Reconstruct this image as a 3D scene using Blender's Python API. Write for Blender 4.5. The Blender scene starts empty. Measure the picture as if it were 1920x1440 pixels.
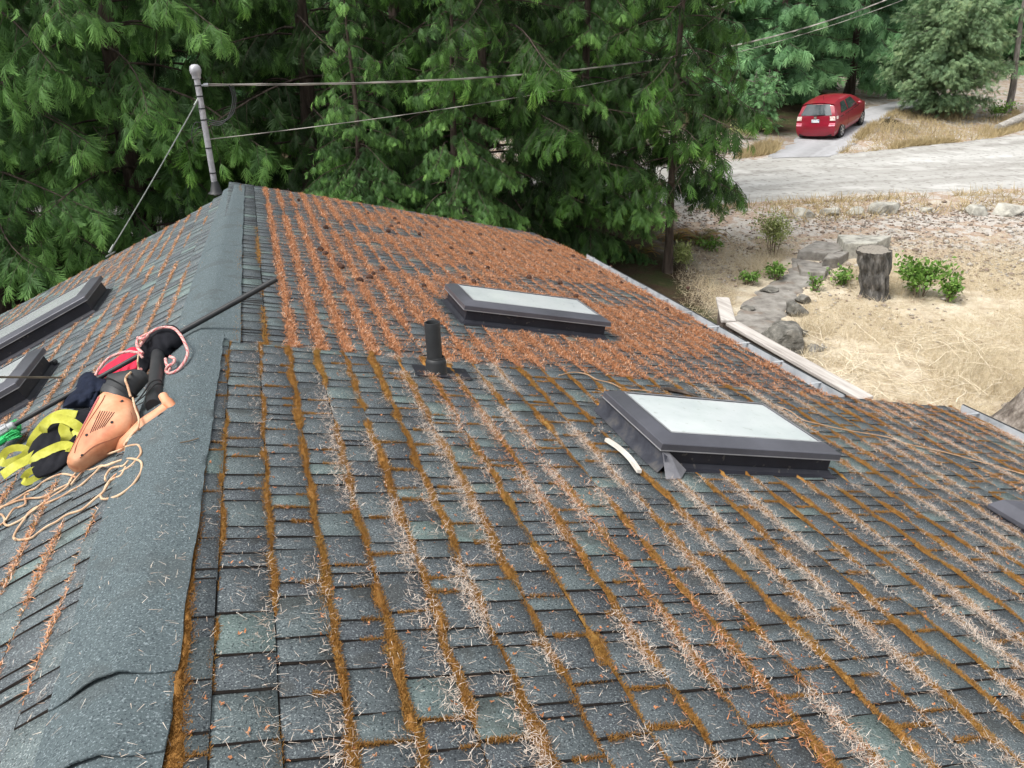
import bpy, bmesh, math, random
import numpy as np
from mathutils import Vector, Matrix

# ------------------------------------------------------------------ camera, world, sun
SC = bpy.context.scene
COL = SC.collection
F_PX, VPX, VPY, CAM_Z = 1500.0, 456.0, 123.0, 4.4
PITCH = math.atan((720 - VPY) / F_PX)
_y = np.array([(VPX - 960) / F_PX, (720 - VPY) / F_PX, -1.0]); _y /= np.linalg.norm(_y)
_z = np.array([0, math.cos(PITCH), math.sin(PITCH)])
RCAM = np.stack([np.cross(_y, _z), _y, _z])          # world = RCAM @ cam
CAMP = np.array([0, 0, CAM_Z])
cam = bpy.data.cameras.new('camera'); cam.sensor_width = 36.0
cam.lens = 36.0 * F_PX / 1920.0; cam.clip_start = 0.05; cam.clip_end = 2000
camo = bpy.data.objects.new('camera', cam); COL.objects.link(camo)
_m = Matrix([list(r) for r in RCAM]).to_4x4(); _m.translation = CAMP
camo.matrix_world = _m
SC.camera = camo

SUN_EL, SUN_AZ = math.radians(58), math.radians(255)   # azimuth measured clockwise from +Y
world = bpy.data.worlds.new('World'); SC.world = world; world.use_nodes = True
wn = world.node_tree; bg = wn.nodes['Background']
sky = wn.nodes.new('ShaderNodeTexSky'); sky.sky_type = 'NISHITA'; sky.sun_disc = False
sky.sun_elevation = SUN_EL; sky.sun_rotation = SUN_AZ
sky.air_density = 1.0; sky.dust_density = 4.0; sky.ozone_density = 1.0
hsv = wn.nodes.new('ShaderNodeHueSaturation'); hsv.inputs['Saturation'].default_value = 0.18
wn.links.new(sky.outputs[0], hsv.inputs['Color']); wn.links.new(hsv.outputs[0], bg.inputs['Color'])
bg.inputs['Strength'].default_value = 0.15
sl = bpy.data.lights.new('sun', 'SUN'); sl.energy = 1.5; sl.angle = math.radians(14); sl.color = (1, .96, .9)
so = bpy.data.objects.new('sun', sl); COL.objects.link(so)
sd = Vector((math.sin(SUN_AZ) * math.cos(SUN_EL), math.cos(SUN_AZ) * math.cos(SUN_EL), math.sin(SUN_EL)))
so.rotation_euler = sd.to_track_quat('Z', 'Y').to_euler(); so.location = (0, 0, 30)
SC.view_settings.view_transform = 'Standard'; SC.view_settings.look = 'None'
SC.view_settings.exposure = 0.75; SC.view_settings.gamma = 1.0; SC.view_settings.use_curve_mapping = False
SC.cycles.max_bounces = 6; SC.cycles.diffuse_bounces = 3; SC.cycles.glossy_bounces = 3
SC.cycles.transmission_bounces = 4; SC.cycles.use_denoising = True

# ------------------------------------------------------------------ helpers
RS = np.random.RandomState(7)
random.seed(7)
UP = np.array([0, 0, 1.0])

def V(*a): return np.array(a, float)
def nrm(v):
    v = np.asarray(v, float); return v / (np.linalg.norm(v, axis=-1, keepdims=True) + 1e-12)
def ray(px, py): return RCAM @ np.array([(px - 960) / F_PX, (720 - py) / F_PX, -1.0])
def at_depth(px, py, d): return CAMP + ray(px, py) * d            # point at camera depth d (m)
def at_z(px, py, z): r = ray(px, py); return CAMP + r * ((z - CAM_Z) / r[2])

def tag(o, label=None, cat=None, group=None, kind=None):
    if label: o['label'] = label
    if cat: o['category'] = cat
    if group: o['group'] = group
    if kind: o['kind'] = kind
    return o
def empty(name, loc=(0, 0, 0), label=None, cat=None, group=None, rz=0.0):
    o = bpy.data.objects.new(name, None); COL.objects.link(o); o.location = tuple(loc); o.rotation_euler = (0, 0, rz)
    o.empty_display_size = 0.1
    return tag(o, label, cat, group)
def attach(o, parent):
    """parts built in world coordinates stay where they are under an Empty that stands at the thing's base"""
    o.parent = parent
    if parent.type == 'EMPTY':
        o.matrix_parent_inverse = (Matrix.Translation(parent.location) @ parent.rotation_euler.to_matrix().to_4x4()).inverted()
    return o
def copy_tree(o, parent=None):
    c = o.copy(); COL.objects.link(c)
    if parent is not None: c.parent = parent
    for ch in [x for x in bpy.data.objects if x.parent == o]: copy_tree(ch, c)
    return c

def np_mesh(name, verts, faces, mat=None, parent=None, smooth=False, tone=None, attrs=None):
    """verts (N,3); faces (M,k) array or list of arrays; tone: per-vertex float attribute."""
    verts = np.asarray(verts, np.float32)
    if not isinstance(faces, list): faces = [faces]
    faces = [np.asarray(f, np.int32) for f in faces if len(f)]
    me = bpy.data.meshes.new(name)
    me.vertices.add(len(verts)); me.vertices.foreach_set('co', verts.ravel())
    nl = sum(f.size for f in faces); nf = sum(len(f) for f in faces)
    me.loops.add(nl); me.loops.foreach_set('vertex_index', np.concatenate([f.ravel() for f in faces]))
    me.polygons.add(nf)
    tot = np.concatenate([np.full(len(f), f.shape[1], np.int32) for f in faces])
    st = np.concatenate([[0], np.cumsum(tot)[:-1]]).astype(np.int32)
    me.polygons.foreach_set('loop_start', st)
    me.polygons.foreach_set('loop_total', tot)
    if smooth: me.polygons.foreach_set('use_smooth', np.ones(nf, bool))
    at = dict(attrs or {})
    if tone is not None: at['tone'] = tone
    for k, v in at.items():
        a = me.attributes.new(k, 'FLOAT', 'POINT'); a.data.foreach_set('value', np.asarray(v, np.float32))
    me.update(calc_edges=True); me.validate()
    if mat: me.materials.append(mat)
    o = bpy.data.objects.new(name, me); COL.objects.link(o)
    if parent is not None: attach(o, parent)
    return o

class MB:
    """collects shapes into one mesh; world or local coordinates as given"""
    def __init__(s): s.v = []; s.f = []; s.t = []; s.n = 0; s.tone = 0.5
    def add(s, verts, faces, tone=None):
        verts = [tuple(map(float, p)) for p in verts]
        s.v += verts; s.f += [tuple(i + s.n for i in f) for f in faces]
        if tone is None: tone = s.tone
        s.t += list(tone) if hasattr(tone, '__len__') else [tone] * len(verts)
        s.n += len(verts); return s
    def box(s, c, sx, sy, sz, ax=None, bev=0.0, tone=None):
        """c centre, full sizes; ax = 3 axis rows (x,y,z)"""
        ax = np.eye(3) if ax is None else np.array(ax, float)
        c = np.array(c, float); h = np.array([sx, sy, sz]) / 2
        if bev <= 0:
            P = [c + ax.T @ (h * np.array(k)) for k in [(-1,-1,-1),(1,-1,-1),(1,1,-1),(-1,1,-1),(-1,-1,1),(1,-1,1),(1,1,1),(-1,1,1)]]
            return s.add(P, [(0,3,2,1),(4,5,6,7),(0,1,5,4),(1,2,6,5),(2,3,7,6),(3,0,4,7)], tone)
        b = min(bev, h.min() * .9); P = []; F = []
        for zz, ins in ((-h[2], b), (-h[2] + b, 0), (h[2] - b, 0), (h[2], b)):
            hx, hy = h[0] - ins, h[1] - ins
            k = b if ins == 0 else b * .3
            for q in ((-hx+k,-hy),(hx-k,-hy),(hx,-hy+k),(hx,hy-k),(hx-k,hy),(-hx+k,hy),(-hx,hy-k),(-hx,-hy+k)):
                P.append(c + ax.T @ np.array([q[0], q[1], zz]))
        for r in range(3):
            for i in range(8): j = (i + 1) % 8; F.append((r*8+i, r*8+j, r*8+8+j, r*8+8+i))
        F.append(tuple(range(7, -1, -1))); F.append(tuple(range(24, 32)))
        return s.add(P, F, tone)
    def tube(s, path, r, n=8, cap=True, tone=None, flat=1.0, up=None, twist=0.0):
        """tapered tube; r scalar or list; flat scales the second cross axis"""
        path = np.array(path, float); m = len(path)
        r = np.full(m, r) if np.isscalar(r) else np.array(r, float)
        T = np.gradient(path, axis=0); T = nrm(T)
        u = np.array(up, float) if up is not None else (UP if abs(T[0] @ UP) < .9 else V(1, 0, 0))
        P = []; F = []; tn = []
        L = 0
        for i in range(m):
            if i: L += np.linalg.norm(path[i] - path[i-1])
            if up is not None: u = np.array(up, float)
            a = np.cross(u, T[i]); a = a / (np.linalg.norm(a) + 1e-9); b = np.cross(T[i], a)
            if up is None: u = b
            for k in range(n):
                t = 2 * math.pi * k / n
                P.append(path[i] + r[i] * (math.cos(t) * a + flat * math.sin(t) * b))
                if callable(tone): tn.append(tone(t, L, i / max(1, m - 1)))
        for i in range(m - 1):
            for k in range(n): j = (k + 1) % n; F.append((i*n+k, i*n+j, i*n+n+j, i*n+n+k))
        if cap: F.append(tuple(range(n-1, -1, -1))); F.append(tuple(range((m-1)*n, m*n)))
        return s.add(P, F, tn if callable(tone) else tone)
    def loft(s, rings, cap=True, tone=None, closed=True):
        n = len(rings[0]); P = [p for r in rings for p in r]; F = []
        for i in range(len(rings) - 1):
            for k in range(n if closed else n - 1): j = (k + 1) % n; F.append((i*n+k, i*n+j, i*n+n+j, i*n+n+k))
        if cap and closed: F.append(tuple(range(n-1, -1, -1))); F.append(tuple(range((len(rings)-1)*n, len(rings)*n)))
        return s.add(P, F, tone)
    def lathe(s, prof, c, ax, n=24, tone=None, cap=True):
        """prof: (radius, height) along axis ax from c"""
        ax = nrm(ax); a = np.cross(ax, V(1, 0, 0) if abs(ax[0]) < .9 else V(0, 1, 0)); a = nrm(a); b = np.cross(ax, a)
        rings = [[np.array(c) + ax * h + r * (math.cos(2*math.pi*k/n) * a + math.sin(2*math.pi*k/n) * b) for k in range(n)] for r, h in prof]
        return s.loft(rings, cap, tone)
    def ribbon(s, path, nrmls, w, th=.002, tone=None):
        """flat strap along path with per-point normals"""
        path = np.array(path, float); T = nrm(np.gradient(path, axis=0)); rings = []
        for i in range(len(path)):
            nn = np.array(nrmls[i] if len(np.shape(nrmls)) > 1 else nrmls, float)
            side = nrm(np.cross(T[i], nn)); nn = np.cross(side, T[i])
            ww = w if np.isscalar(w) else w[i]
            rings.append([path[i] - side*ww/2 - nn*th/2, path[i] + side*ww/2 - nn*th/2, path[i] + side*ww/2 + nn*th/2, path[i] - side*ww/2 + nn*th/2])
        return s.loft(rings, True, tone)
    def build(s, name, mat=None, parent=None, smooth=False, angle=None):
        me = bpy.data.meshes.new(name); me.from_pydata(s.v, [], s.f)
        a = me.attributes.new('tone', 'FLOAT', 'POINT'); a.data.foreach_set('value', np.asarray(s.t, np.float32))
        bm = bmesh.new(); bm.from_mesh(me); bmesh.ops.recalc_face_normals(bm, faces=bm.faces); bm.to_mesh(me); bm.free()
        if smooth:
            me.polygons.foreach_set('use_smooth', np.ones(len(me.polygons), bool))
            me.set_sharp_from_angle(angle=math.radians(angle if angle else 40))
        me.update()
        if mat: me.materials.append(mat)
        o = bpy.data.objects.new(name, me); COL.objects.link(o)
        if parent is not None: attach(o, parent)
        return o

def smooth_path(pts, n=8):
    """Catmull-Rom through points"""
    P = np.array(pts, float); P = np.vstack([2*P[0]-P[1], P, 2*P[-1]-P[-2]]); out = []
    for i in range(1, len(P) - 2):
        for k in range(n):
            t = k / n
            out.append(.5 * ((2*P[i]) + (-P[i-1]+P[i+1])*t + (2*P[i-1]-5*P[i]+4*P[i+1]-P[i+2])*t*t + (-P[i-1]+3*P[i]-3*P[i+1]+P[i+2])*t**3))
    out.append(P[-2]); return np.array(out)

def vnoise(x, y, seed=0):
    """smooth value noise in [0,1]"""
    x = np.asarray(x, float); y = np.asarray(y, float)
    xi = np.floor(x).astype(np.int64); yi = np.floor(y).astype(np.int64); fx = x - xi; fy = y - yi
    fx = fx*fx*(3-2*fx); fy = fy*fy*(3-2*fy)
    def h(a, b):
        n = (a * 374761393 + b * 668265263 + seed * 982451653) & 0x7fffffff
        n = ((n ^ (n >> 13)) * 1274126177) & 0x7fffffff
        return ((n ^ (n >> 16)) & 0xffff) / 65535.0
    return (h(xi, yi)*(1-fx) + h(xi+1, yi)*fx)*(1-fy) + (h(xi, yi+1)*(1-fx) + h(xi+1, yi+1)*fx)*fy
def fbm(x, y, seed=0, o=3):
    s = 0; a = 1; t = 0
    for k in range(o): s = s + a * vnoise(np.asarray(x) * 2**k, np.asarray(y) * 2**k, seed + k); t += a; a *= .5
    return s / t

def blades(P, D, W, width, tip=0.35):
    """quads: base points P, direction*length D, width direction W (unit) -> verts, faces"""
    P = np.asarray(P); n = len(P); w = np.reshape(width, (-1, 1)) * W * .5
    v = np.empty((n, 4, 3)); v[:, 0] = P - w; v[:, 1] = P + w; v[:, 2] = P + D + w * tip; v[:, 3] = P + D - w * tip
    f = np.arange(n * 4).reshape(n, 4); return v.reshape(-1, 3), f

# ------------------------------------------------------------------ materials
def lin(c):
    return tuple(((x / 12.92) if x <= .04045 else ((x + .055) / 1.055) ** 2.4) for x in c)
def hexc(r, g, b): return lin((r / 255, g / 255, b / 255))
def pmat(name, cols, rough=.6, scale=6.0, detail=4.0, attr=None, attr_w=.75, bump=0.0, bscale=60.0, metal=0.0, spec=.35,
         trans=0.0, coat=0.0, speck=None, stretch=None, dist=0.0, bdist=.01):
    """cols: list of linear colours mixed over noise (and over the vertex attribute attr)"""
    m = bpy.data.materials.new(name); m.use_nodes = True; nt = m.node_tree; N = nt.nodes; Lk = nt.links
    b = N['Principled BSDF']; b.inputs['Roughness'].default_value = rough; b.inputs['Metallic'].default_value = metal
    b.inputs['Specular IOR Level'].default_value = spec
    if coat: b.inputs['Coat Weight'].default_value = coat; b.inputs['Coat Roughness'].default_value = .08
    geo = N.new('ShaderNodeNewGeometry'); pos = geo.outputs['Position']
    if stretch:
        mp = N.new('ShaderNodeMapping'); mp.inputs['Scale'].default_value = stretch; Lk.new(pos, mp.inputs['Vector']); pos = mp.outputs[0]
    nz = N.new('ShaderNodeTexNoise'); nz.inputs['Scale'].default_value = scale; nz.inputs['Detail'].default_value = detail
    nz.inputs['Roughness'].default_value = .62; nz.inputs['Distortion'].default_value = dist
    Lk.new(pos, nz.inputs['Vector']); fac = nz.outputs['Fac']
    if attr:
        at = N.new('ShaderNodeAttribute'); at.attribute_name = attr
        mx = N.new('ShaderNodeMix'); mx.data_type = 'FLOAT'; mx.inputs[0].default_value = attr_w
        Lk.new(fac, mx.inputs[2]); Lk.new(at.outputs['Fac'], mx.inputs[3]); fac = mx.outputs[0]
    rp = N.new('ShaderNodeValToRGB'); el = rp.color_ramp.elements
    lo, hi = (.0, 1.0) if attr else (.3, .7)
    while len(el) < len(cols): el.new(.5)
    for i, c in enumerate(cols):
        el[i].position = lo + (hi - lo) * i / max(1, len(cols) - 1); el[i].color = (*c[:3], 1)
    Lk.new(fac, rp.inputs['Fac']); colo = rp.outputs['Color']
    if speck:                                   # (scale, colour, threshold 0..1, amount)
        for (sc_, c_, th_, am_) in (speck if isinstance(speck, list) else [speck]):
            n2 = N.new('ShaderNodeTexNoise'); n2.inputs['Scale'].default_value = sc_; n2.inputs['Detail'].default_value = 2
            Lk.new(geo.outputs['Position'], n2.inputs['Vector'])
            r2 = N.new('ShaderNodeValToRGB'); r2.color_ramp.elements[0].position = th_; r2.color_ramp.elements[1].position = min(1, th_ + .08)
            r2.color_ramp.elements[0].color = (0, 0, 0, 1); r2.color_ramp.elements[1].color = (am_, am_, am_, 1)
            Lk.new(n2.outputs['Fac'], r2.inputs['Fac'])
            m2 = N.new('ShaderNodeMix'); m2.data_type = 'RGBA'; Lk.new(r2.outputs['Color'], m2.inputs[0])
            Lk.new(colo, m2.inputs[6]); m2.inputs[7].default_value = (*c_[:3], 1); colo = m2.outputs[2]
    Lk.new(colo, b.inputs['Base Color'])
    if bump:
        n3 = N.new('ShaderNodeTexNoise'); n3.inputs['Scale'].default_value = bscale; n3.inputs['Detail'].default_value = 5
        Lk.new(pos, n3.inputs['Vector']); bp = N.new('ShaderNodeBump'); bp.inputs['Strength'].default_value = bump
        bp.inputs['Distance'].default_value = bdist; Lk.new(n3.outputs['Fac'], bp.inputs['Height']); Lk.new(bp.outputs[0], b.inputs['Normal'])
    if trans:
        tr = N.new('ShaderNodeBsdfTranslucent'); Lk.new(colo, tr.inputs['Color']); ms = N.new('ShaderNodeMixShader')
        ms.inputs[0].default_value = trans; Lk.new(b.outputs[0], ms.inputs[1]); Lk.new(tr.outputs[0], ms.inputs[2])
        Lk.new(ms.outputs[0], N['Material Output'].inputs['Surface'])
    return m
# ------------------------------------------------------------------ the house roof
TR, TL = 0.2044, 0.5                       # slopes of the shallow right side and of the steeper left side
E_ = 0.143                                 # shingle exposure
Z0 = CAM_Z
CR0, CR1 = V(-.42, 1.59, -1.29 + Z0), V(-.25, 10.3, -1.33 + Z0)      # crest line
CRD = nrm(CR1 - CR0)
def crest(y): return CR0 + (CR1 - CR0) * ((y - CR0[1]) / (CR1[1] - CR0[1]))
def zr(x): return CR0[2] - (np.asarray(x) - CR0[0]) * TR             # right plane height
NR = nrm(V(TR, 0, 1)); DR = nrm(V(1, 0, -TR))
DL = nrm(V(-1, 0, -TL)); NL = nrm(np.cross(CRD, DL)); NL = NL if NL[2] > 0 else -NL
DLs = nrm(np.cross(NL, CRD)); DLs = DLs if DLs[0] < 0 else -DLs      # straight down the left slope
def RP(x, y, h=0.0): return V(x, y, zr(x)) + NR * h
def LPt(s, l, h=0.0): return CR0 + CRD * l + DLs * s + NL * h         # s down slope, l along crest
def pix_plane(px, py, p0, n, h=0.0):
    r = ray(px, py); return CAMP + r * (((p0 + n * h - CAMP) @ n) / (r @ n))
def RQ(px, py, h=0.0): return pix_plane(px, py, CR0, NR, h)           # point of the photo on the right slope
def LQ(px, py, h=0.0): return pix_plane(px, py, CR0, NL, h)           # point of the photo on the left slope
SEAM = 4.12
NEAR_EAVE, FAR_EAVE = 4.56, 3.545
NEAR_LIFT = .022
def far_end(x):                            # far edge of the right slope
    return np.interp(x, [-.4, .8, 1.75, 2.78, 3.36, 3.46, 3.545], [10.5, 10.47, 10.36, 10.22, 10.16, 10.0, 9.75])
def left_end(s): return 8.15 + np.interp(s, [0, .6, 3.5], [0.45, 0.05, .75])   # in l units

M_SH = pmat('shingle', [hexc(78, 81, 87), hexc(88, 94, 98), hexc(96, 104, 107), hexc(104, 117, 117), hexc(116, 135, 129)], rough=.92, scale=9, detail=5,
            attr='tone', attr_w=.72, bump=.5, bscale=420, bdist=.004, spec=.2,
            speck=[(210, hexc(172, 182, 182), .57, .62), (170, hexc(36, 40, 46), .57, .75), (7, hexc(70, 70, 66), .6, .45)])
M_CAP = pmat('cap_shingle', [hexc(74, 83, 87), hexc(84, 95, 98), hexc(93, 105, 107)], rough=.92, scale=5, attr='tone', attr_w=.5, bump=.5,
             bscale=420, bdist=.004, spec=.2, speck=[(190, hexc(150, 162, 166), .57, .55), (160, hexc(44, 50, 56), .56, .65), (5, hexc(72, 76, 76), .58, .4)])
M_UNDER = pmat('underlay', [hexc(22, 21, 21), hexc(34, 32, 30)], rough=.95)
M_JOINT_SHADE = pmat('joint_shade', [hexc(24, 22, 22), hexc(40, 36, 33)], rough=1.0, scale=30, spec=.05)
M_MOSS = pmat('moss', [hexc(82, 62, 34), hexc(128, 92, 48), hexc(152, 110, 60), hexc(160, 126, 70), hexc(148, 136, 70)], rough=.95, scale=14, attr='tone', attr_w=.6, spec=.1, bump=.6, bscale=240, bdist=.01)
M_LIT = pmat('cedar_litter', [hexc(96, 66, 46), hexc(146, 98, 66), hexc(174, 118, 82), hexc(196, 150, 116), hexc(228, 208, 190)], rough=.9, scale=8, attr='tone', attr_w=.8, spec=.15)
M_NEED = pmat('dead_needles', [hexc(120, 84, 66), hexc(170, 146, 128), hexc(206, 190, 174), hexc(226, 216, 204)], rough=.85, scale=20, attr='tone', attr_w=.85, spec=.2)
M_FASCIA = pmat('fascia', [hexc(70, 66, 64), hexc(96, 90, 86)], rough=.8, scale=4)
M_WALL = pmat('siding', [hexc(120, 104, 88), hexc(150, 132, 112)], rough=.8, scale=3, stretch=(1, 1, 14))
M_GUT = pmat('gutter_metal', [hexc(128, 132, 136), hexc(168, 172, 176), hexc(186, 188, 190)], rough=.5, scale=5, spec=.4)
M_FRAME = pmat('skylight_metal', [hexc(82, 83, 90), hexc(100, 101, 109)], rough=.38, scale=4, metal=.35, spec=.5)
M_CURB = pmat('curb_metal', [hexc(34, 35, 42), hexc(48, 49, 57)], rough=.5, scale=6, metal=.2, spec=.4, speck=(30, hexc(110, 104, 96), .66, .5))
M_CURBW = pmat('weathered_curb', [hexc(110, 106, 102), hexc(150, 144, 138)], rough=.6, scale=12, metal=.2)
M_BLACK = pmat('black_plastic', [hexc(34, 36, 38), hexc(48, 50, 52)], rough=.5, scale=10, spec=.4)
M_MAST = pmat('galvanised_steel', [hexc(150, 150, 156), hexc(186, 186, 190)], rough=.5, scale=20, metal=.3)

house = empty('house', V(1.6, 4.0, 0), 'low house with a mossy blue grey shingle roof and four skylights', 'house')

def glass_mat():
    m = pmat('skylight_glass', [hexc(196, 204, 206), hexc(210, 216, 218), hexc(220, 225, 226)], rough=.16, scale=2.2, spec=.5, coat=.6,  # pale base colour paints in the reflected sky; the specks are dirt
             speck=[(24, hexc(150, 150, 140), .66, .35), (70, hexc(120, 110, 100), .70, .5)])
    return m
M_GLASS = glass_mat()

# --- shingle tabs -------------------------------------------------------------------------------
def tabs_mesh(name, rows, frame, lift, parent, th=.006):
    """rows: list of (s0, s1, [(l0,l1,tone,extra)]), frame(s,l,h)-> point; every tab a thin wedge with a butt and two sides"""
    Vv = []; T = []; Fq = []
    n = 0
    for (s0, s1, tabs) in rows:
        for (l0, l1, tn, ex, sk) in tabs:
            hb = lift + th + ex; ht = lift + .0015
            sA, sB = s0 - .012, s1 + sk[0]
            P = [(sA, l0, ht), (sA, l1, ht), (sB, l1 + sk[1], hb), (sB, l0 + sk[2], hb), (sB + .0015, l1 + sk[1], lift - .004), (sB + .0015, l0 + sk[2], lift - .004),
                 (sA, l0, lift - .004), (sA, l1, lift - .004)]
            Vv += P; T += [tn] * 8
            Fq += [(n, n+1, n+2, n+3), (n+3, n+2, n+4, n+5), (n, n+3, n+5, n+6), (n+1, n+7, n+4, n+2)]
            n += 8
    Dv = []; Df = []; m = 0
    for (s0, s1, tabs) in rows:                                  # dark strips painting the shadow lines in the joints and under the butts
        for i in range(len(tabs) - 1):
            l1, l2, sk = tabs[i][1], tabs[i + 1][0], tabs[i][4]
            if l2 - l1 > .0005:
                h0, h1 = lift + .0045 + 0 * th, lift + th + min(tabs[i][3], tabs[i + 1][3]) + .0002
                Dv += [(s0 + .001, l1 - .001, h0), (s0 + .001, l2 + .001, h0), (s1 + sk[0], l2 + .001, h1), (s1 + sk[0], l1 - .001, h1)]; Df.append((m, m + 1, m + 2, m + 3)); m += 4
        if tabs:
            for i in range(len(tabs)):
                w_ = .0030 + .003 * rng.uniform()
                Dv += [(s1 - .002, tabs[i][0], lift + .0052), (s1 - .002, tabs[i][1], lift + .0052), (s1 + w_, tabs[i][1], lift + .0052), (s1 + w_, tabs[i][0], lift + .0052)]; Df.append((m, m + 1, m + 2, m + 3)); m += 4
    Dv = np.array(Dv); np_mesh('joint_shade', frame(Dv[:, 0], Dv[:, 1], Dv[:, 2]), np.array(Df), M_JOINT_SHADE, parent)
    Vv = np.array(Vv)
    return np_mesh(name, frame(Vv[:, 0], Vv[:, 1], Vv[:, 2]), np.array(Fq), M_SH, parent, tone=np.array(T))
def frame_R(s, l, h):
    x = CR0[0] + s * DR[0]; return np.stack([x, l, CR0[2] + s * DR[2]], 1) + NR * h[:, None]
def frame_L(s, l, h): return CR0 + np.outer(l, CRD) + np.outer(s, DLs) + np.outer(h, NL)
def make_row(rng, s0, la, lb, wmin, wmax, gap):
    tabs = []; l = la - rng.uniform(0, .1)
    pale = 0
    while l < lb:
        w = rng.choice([rng.uniform(wmin, wmax), rng.uniform(wmin * .6, wmin * 1.2), rng.uniform(wmax * .7, wmax * 1.3)], p=[.6, .2, .2])
        tn = np.clip(rng.choice([.12, .35, .5, .66, .95], p=[.26, .28, .2, .17, .09]) + rng.normal(0, .06), 0, 1)
        l1 = min(l + w, lb)
        if l1 - l > .02:
            tabs.append((max(l, la), l1 - gap * rng.uniform(.5, 1.4), tn, rng.choice([0, .0025, .005]) + rng.uniform(0, .001), rng.normal(0, .0016, 3)))
        l = l1
    return tabs
rng = np.random.RandomState(3)
S2X = DR[0]
def s_of_x(x): return (x - CR0[0]) / DR[0]
K0 = s_of_x(-.0886) - 2 * E_ * 1.0      # course line through the first moss row measured in the photo
rows_n, rows_f = [], []
s = K0 - 3 * E_; COURSES = []
while s < s_of_x(NEAR_EAVE) - .02:
    s1 = s + E_
    if s1 > .09:
        rows_n.append((max(s, .07), min(s1, s_of_x(NEAR_EAVE) + .02), make_row(rng, s, -3.2, SEAM, .07, .165, .0065)))
    s += E_
s = K0 - 3 * E_ + .045
while s < s_of_x(FAR_EAVE) - .02:
    s1 = s + E_
    if s1 > .13:
        xm = CR0[0] + (s + E_ / 2) * DR[0]
        rows_f.append((max(s, .115), min(s1, s_of_x(FAR_EAVE) + .02), make_row(rng, s, SEAM - .05, float(far_end(min(xm, FAR_EAVE))), .07, .17, .010)))
    s += E_
roof = MB()
# solid deck under the shingles: near right, far right, left
def slab(b, top, th, nv):
    top = [np.array(p, float) for p in top]; n = len(top)
    b.add(top + [p - np.array(nv) * th for p in top], [tuple(range(n)), tuple(range(2*n-1, n-1, -1))] + [(i, i + n, (i+1) % n + n, (i+1) % n) for i in range(n)])
slab(roof, [RP(-.40, -3.2, NEAR_LIFT - .006), RP(NEAR_EAVE, -3.2, NEAR_LIFT - .006), RP(NEAR_EAVE, SEAM, NEAR_LIFT - .006), RP(-.35, SEAM, NEAR_LIFT - .006)], .12, NR)
fe = [RP(x, float(far_end(x)), -.005) for x in np.linspace(-.27, FAR_EAVE, 14)]
slab(roof, [RP(-.37, SEAM + .002, -.005), RP(FAR_EAVE, SEAM + .002, -.005)] + fe[::-1], .12, NR)
le = [LPt(s_, float(left_end(s_)), -.005) for s_ in np.linspace(0, 5.2, 10)]
slab(roof, [LPt(0, -5, -.005)] + [LPt(5.2, -5, -.005)] + le[::-1], .12, NL)
roof_o = roof.build('roof', M_UNDER, house)
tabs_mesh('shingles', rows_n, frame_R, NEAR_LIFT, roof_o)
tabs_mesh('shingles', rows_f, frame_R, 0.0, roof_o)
rows_l = []
s = .13 - E_
while s < 5.0:
    rows_l.append((max(s, .06), s + E_, make_row(rng, s, -4.8, float(left_end(s + .07)) if s > .1 else 1.0, .08, .20, .010)))
    s += E_
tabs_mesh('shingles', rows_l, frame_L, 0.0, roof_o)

# --- ridge cap: overlapping bent pieces ---------------------------------------------------------
def y0_is_far(l): return l > SEAM - .5
def cap_piece(b, l0, l1, wl0, wl1, wr0, wr1, lift0, lift1, seed, bumpy=0.0, seg=10):
    """l along the crest (world y); lower (near) edge l0 lies on top"""
    rg = np.random.RandomState(seed); nu = 13; rings_t = []; P = []; F = []; T = []
    tn = rg.uniform(.46, .54); ph = rg.uniform(0, 9)
    for i in range(seg + 1):
        t = i / seg; y = l0 + (l1 - l0) * t; c = crest(y)
        wl = (wl0 + (wl1 - wl0) * t) if y0_is_far(l0) else float(np.interp(y, [.9, 1.4, 2.0, 2.6], [.115, .125, .16, .19])); wr = wr0 + (wr1 - wr0) * t; lf = lift0 + (lift1 - lift0) * t
        for side in (0, 1):
            for k in range(nu):
                u = -1 + 2 * k / (nu - 1)
                if u < 0:
                    q = c + DLs * (-u * wl) + NL * lf; e = np.exp(-(u * 5) ** 2)
                else:
                    q = c + DR * (u * wr) + NR * lf; e = np.exp(-(u * 5) ** 2)
                q = q - UP * .004 * e
                if i == 0: q = q + UP * bumpy * max(0, math.sin(u * 2.6 + ph)) * 1.0
                q = q + V(0, 1, 0) * (.0035 * math.sin(u * 5 + ph) if i == 0 else 0)
                wav = .0022 * math.sin(y * 9) + .0012 * math.sin(y * 23)
                if abs(u) > .95: q = q + (DR * (wav + rg.normal(0, .0012)) if u > 0 else DLs * wav)
                P.append(q - (UP * (.0040) if side else 0)); T.append(np.clip(tn + rg.normal(0, .04), 0, 1))
    w = nu * 2
    for i in range(seg):
        for k in range(nu - 1):
            a = i * w + k; F.append((a, a + 1, a + w + 1, a + w)); a += nu; F.append((a, a + w, a + w + 1, a + 1))
        for k in (0, nu - 1): a = i * w + k; F.append((a, a + w, a + w + nu, a + nu) if k == 0 else (a, a + nu, a + w + nu, a + w))
    for k in range(nu - 1): F.append((k, k + nu, k + nu + 1, k + 1))
    b.add(P, F, T)
cap = MB()
ys = [-3.2, -2.6, -2.0, -1.4, -.8, -.2, .4, .9, 1.13, 1.36, 1.60, SEAM + .06]
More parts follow.
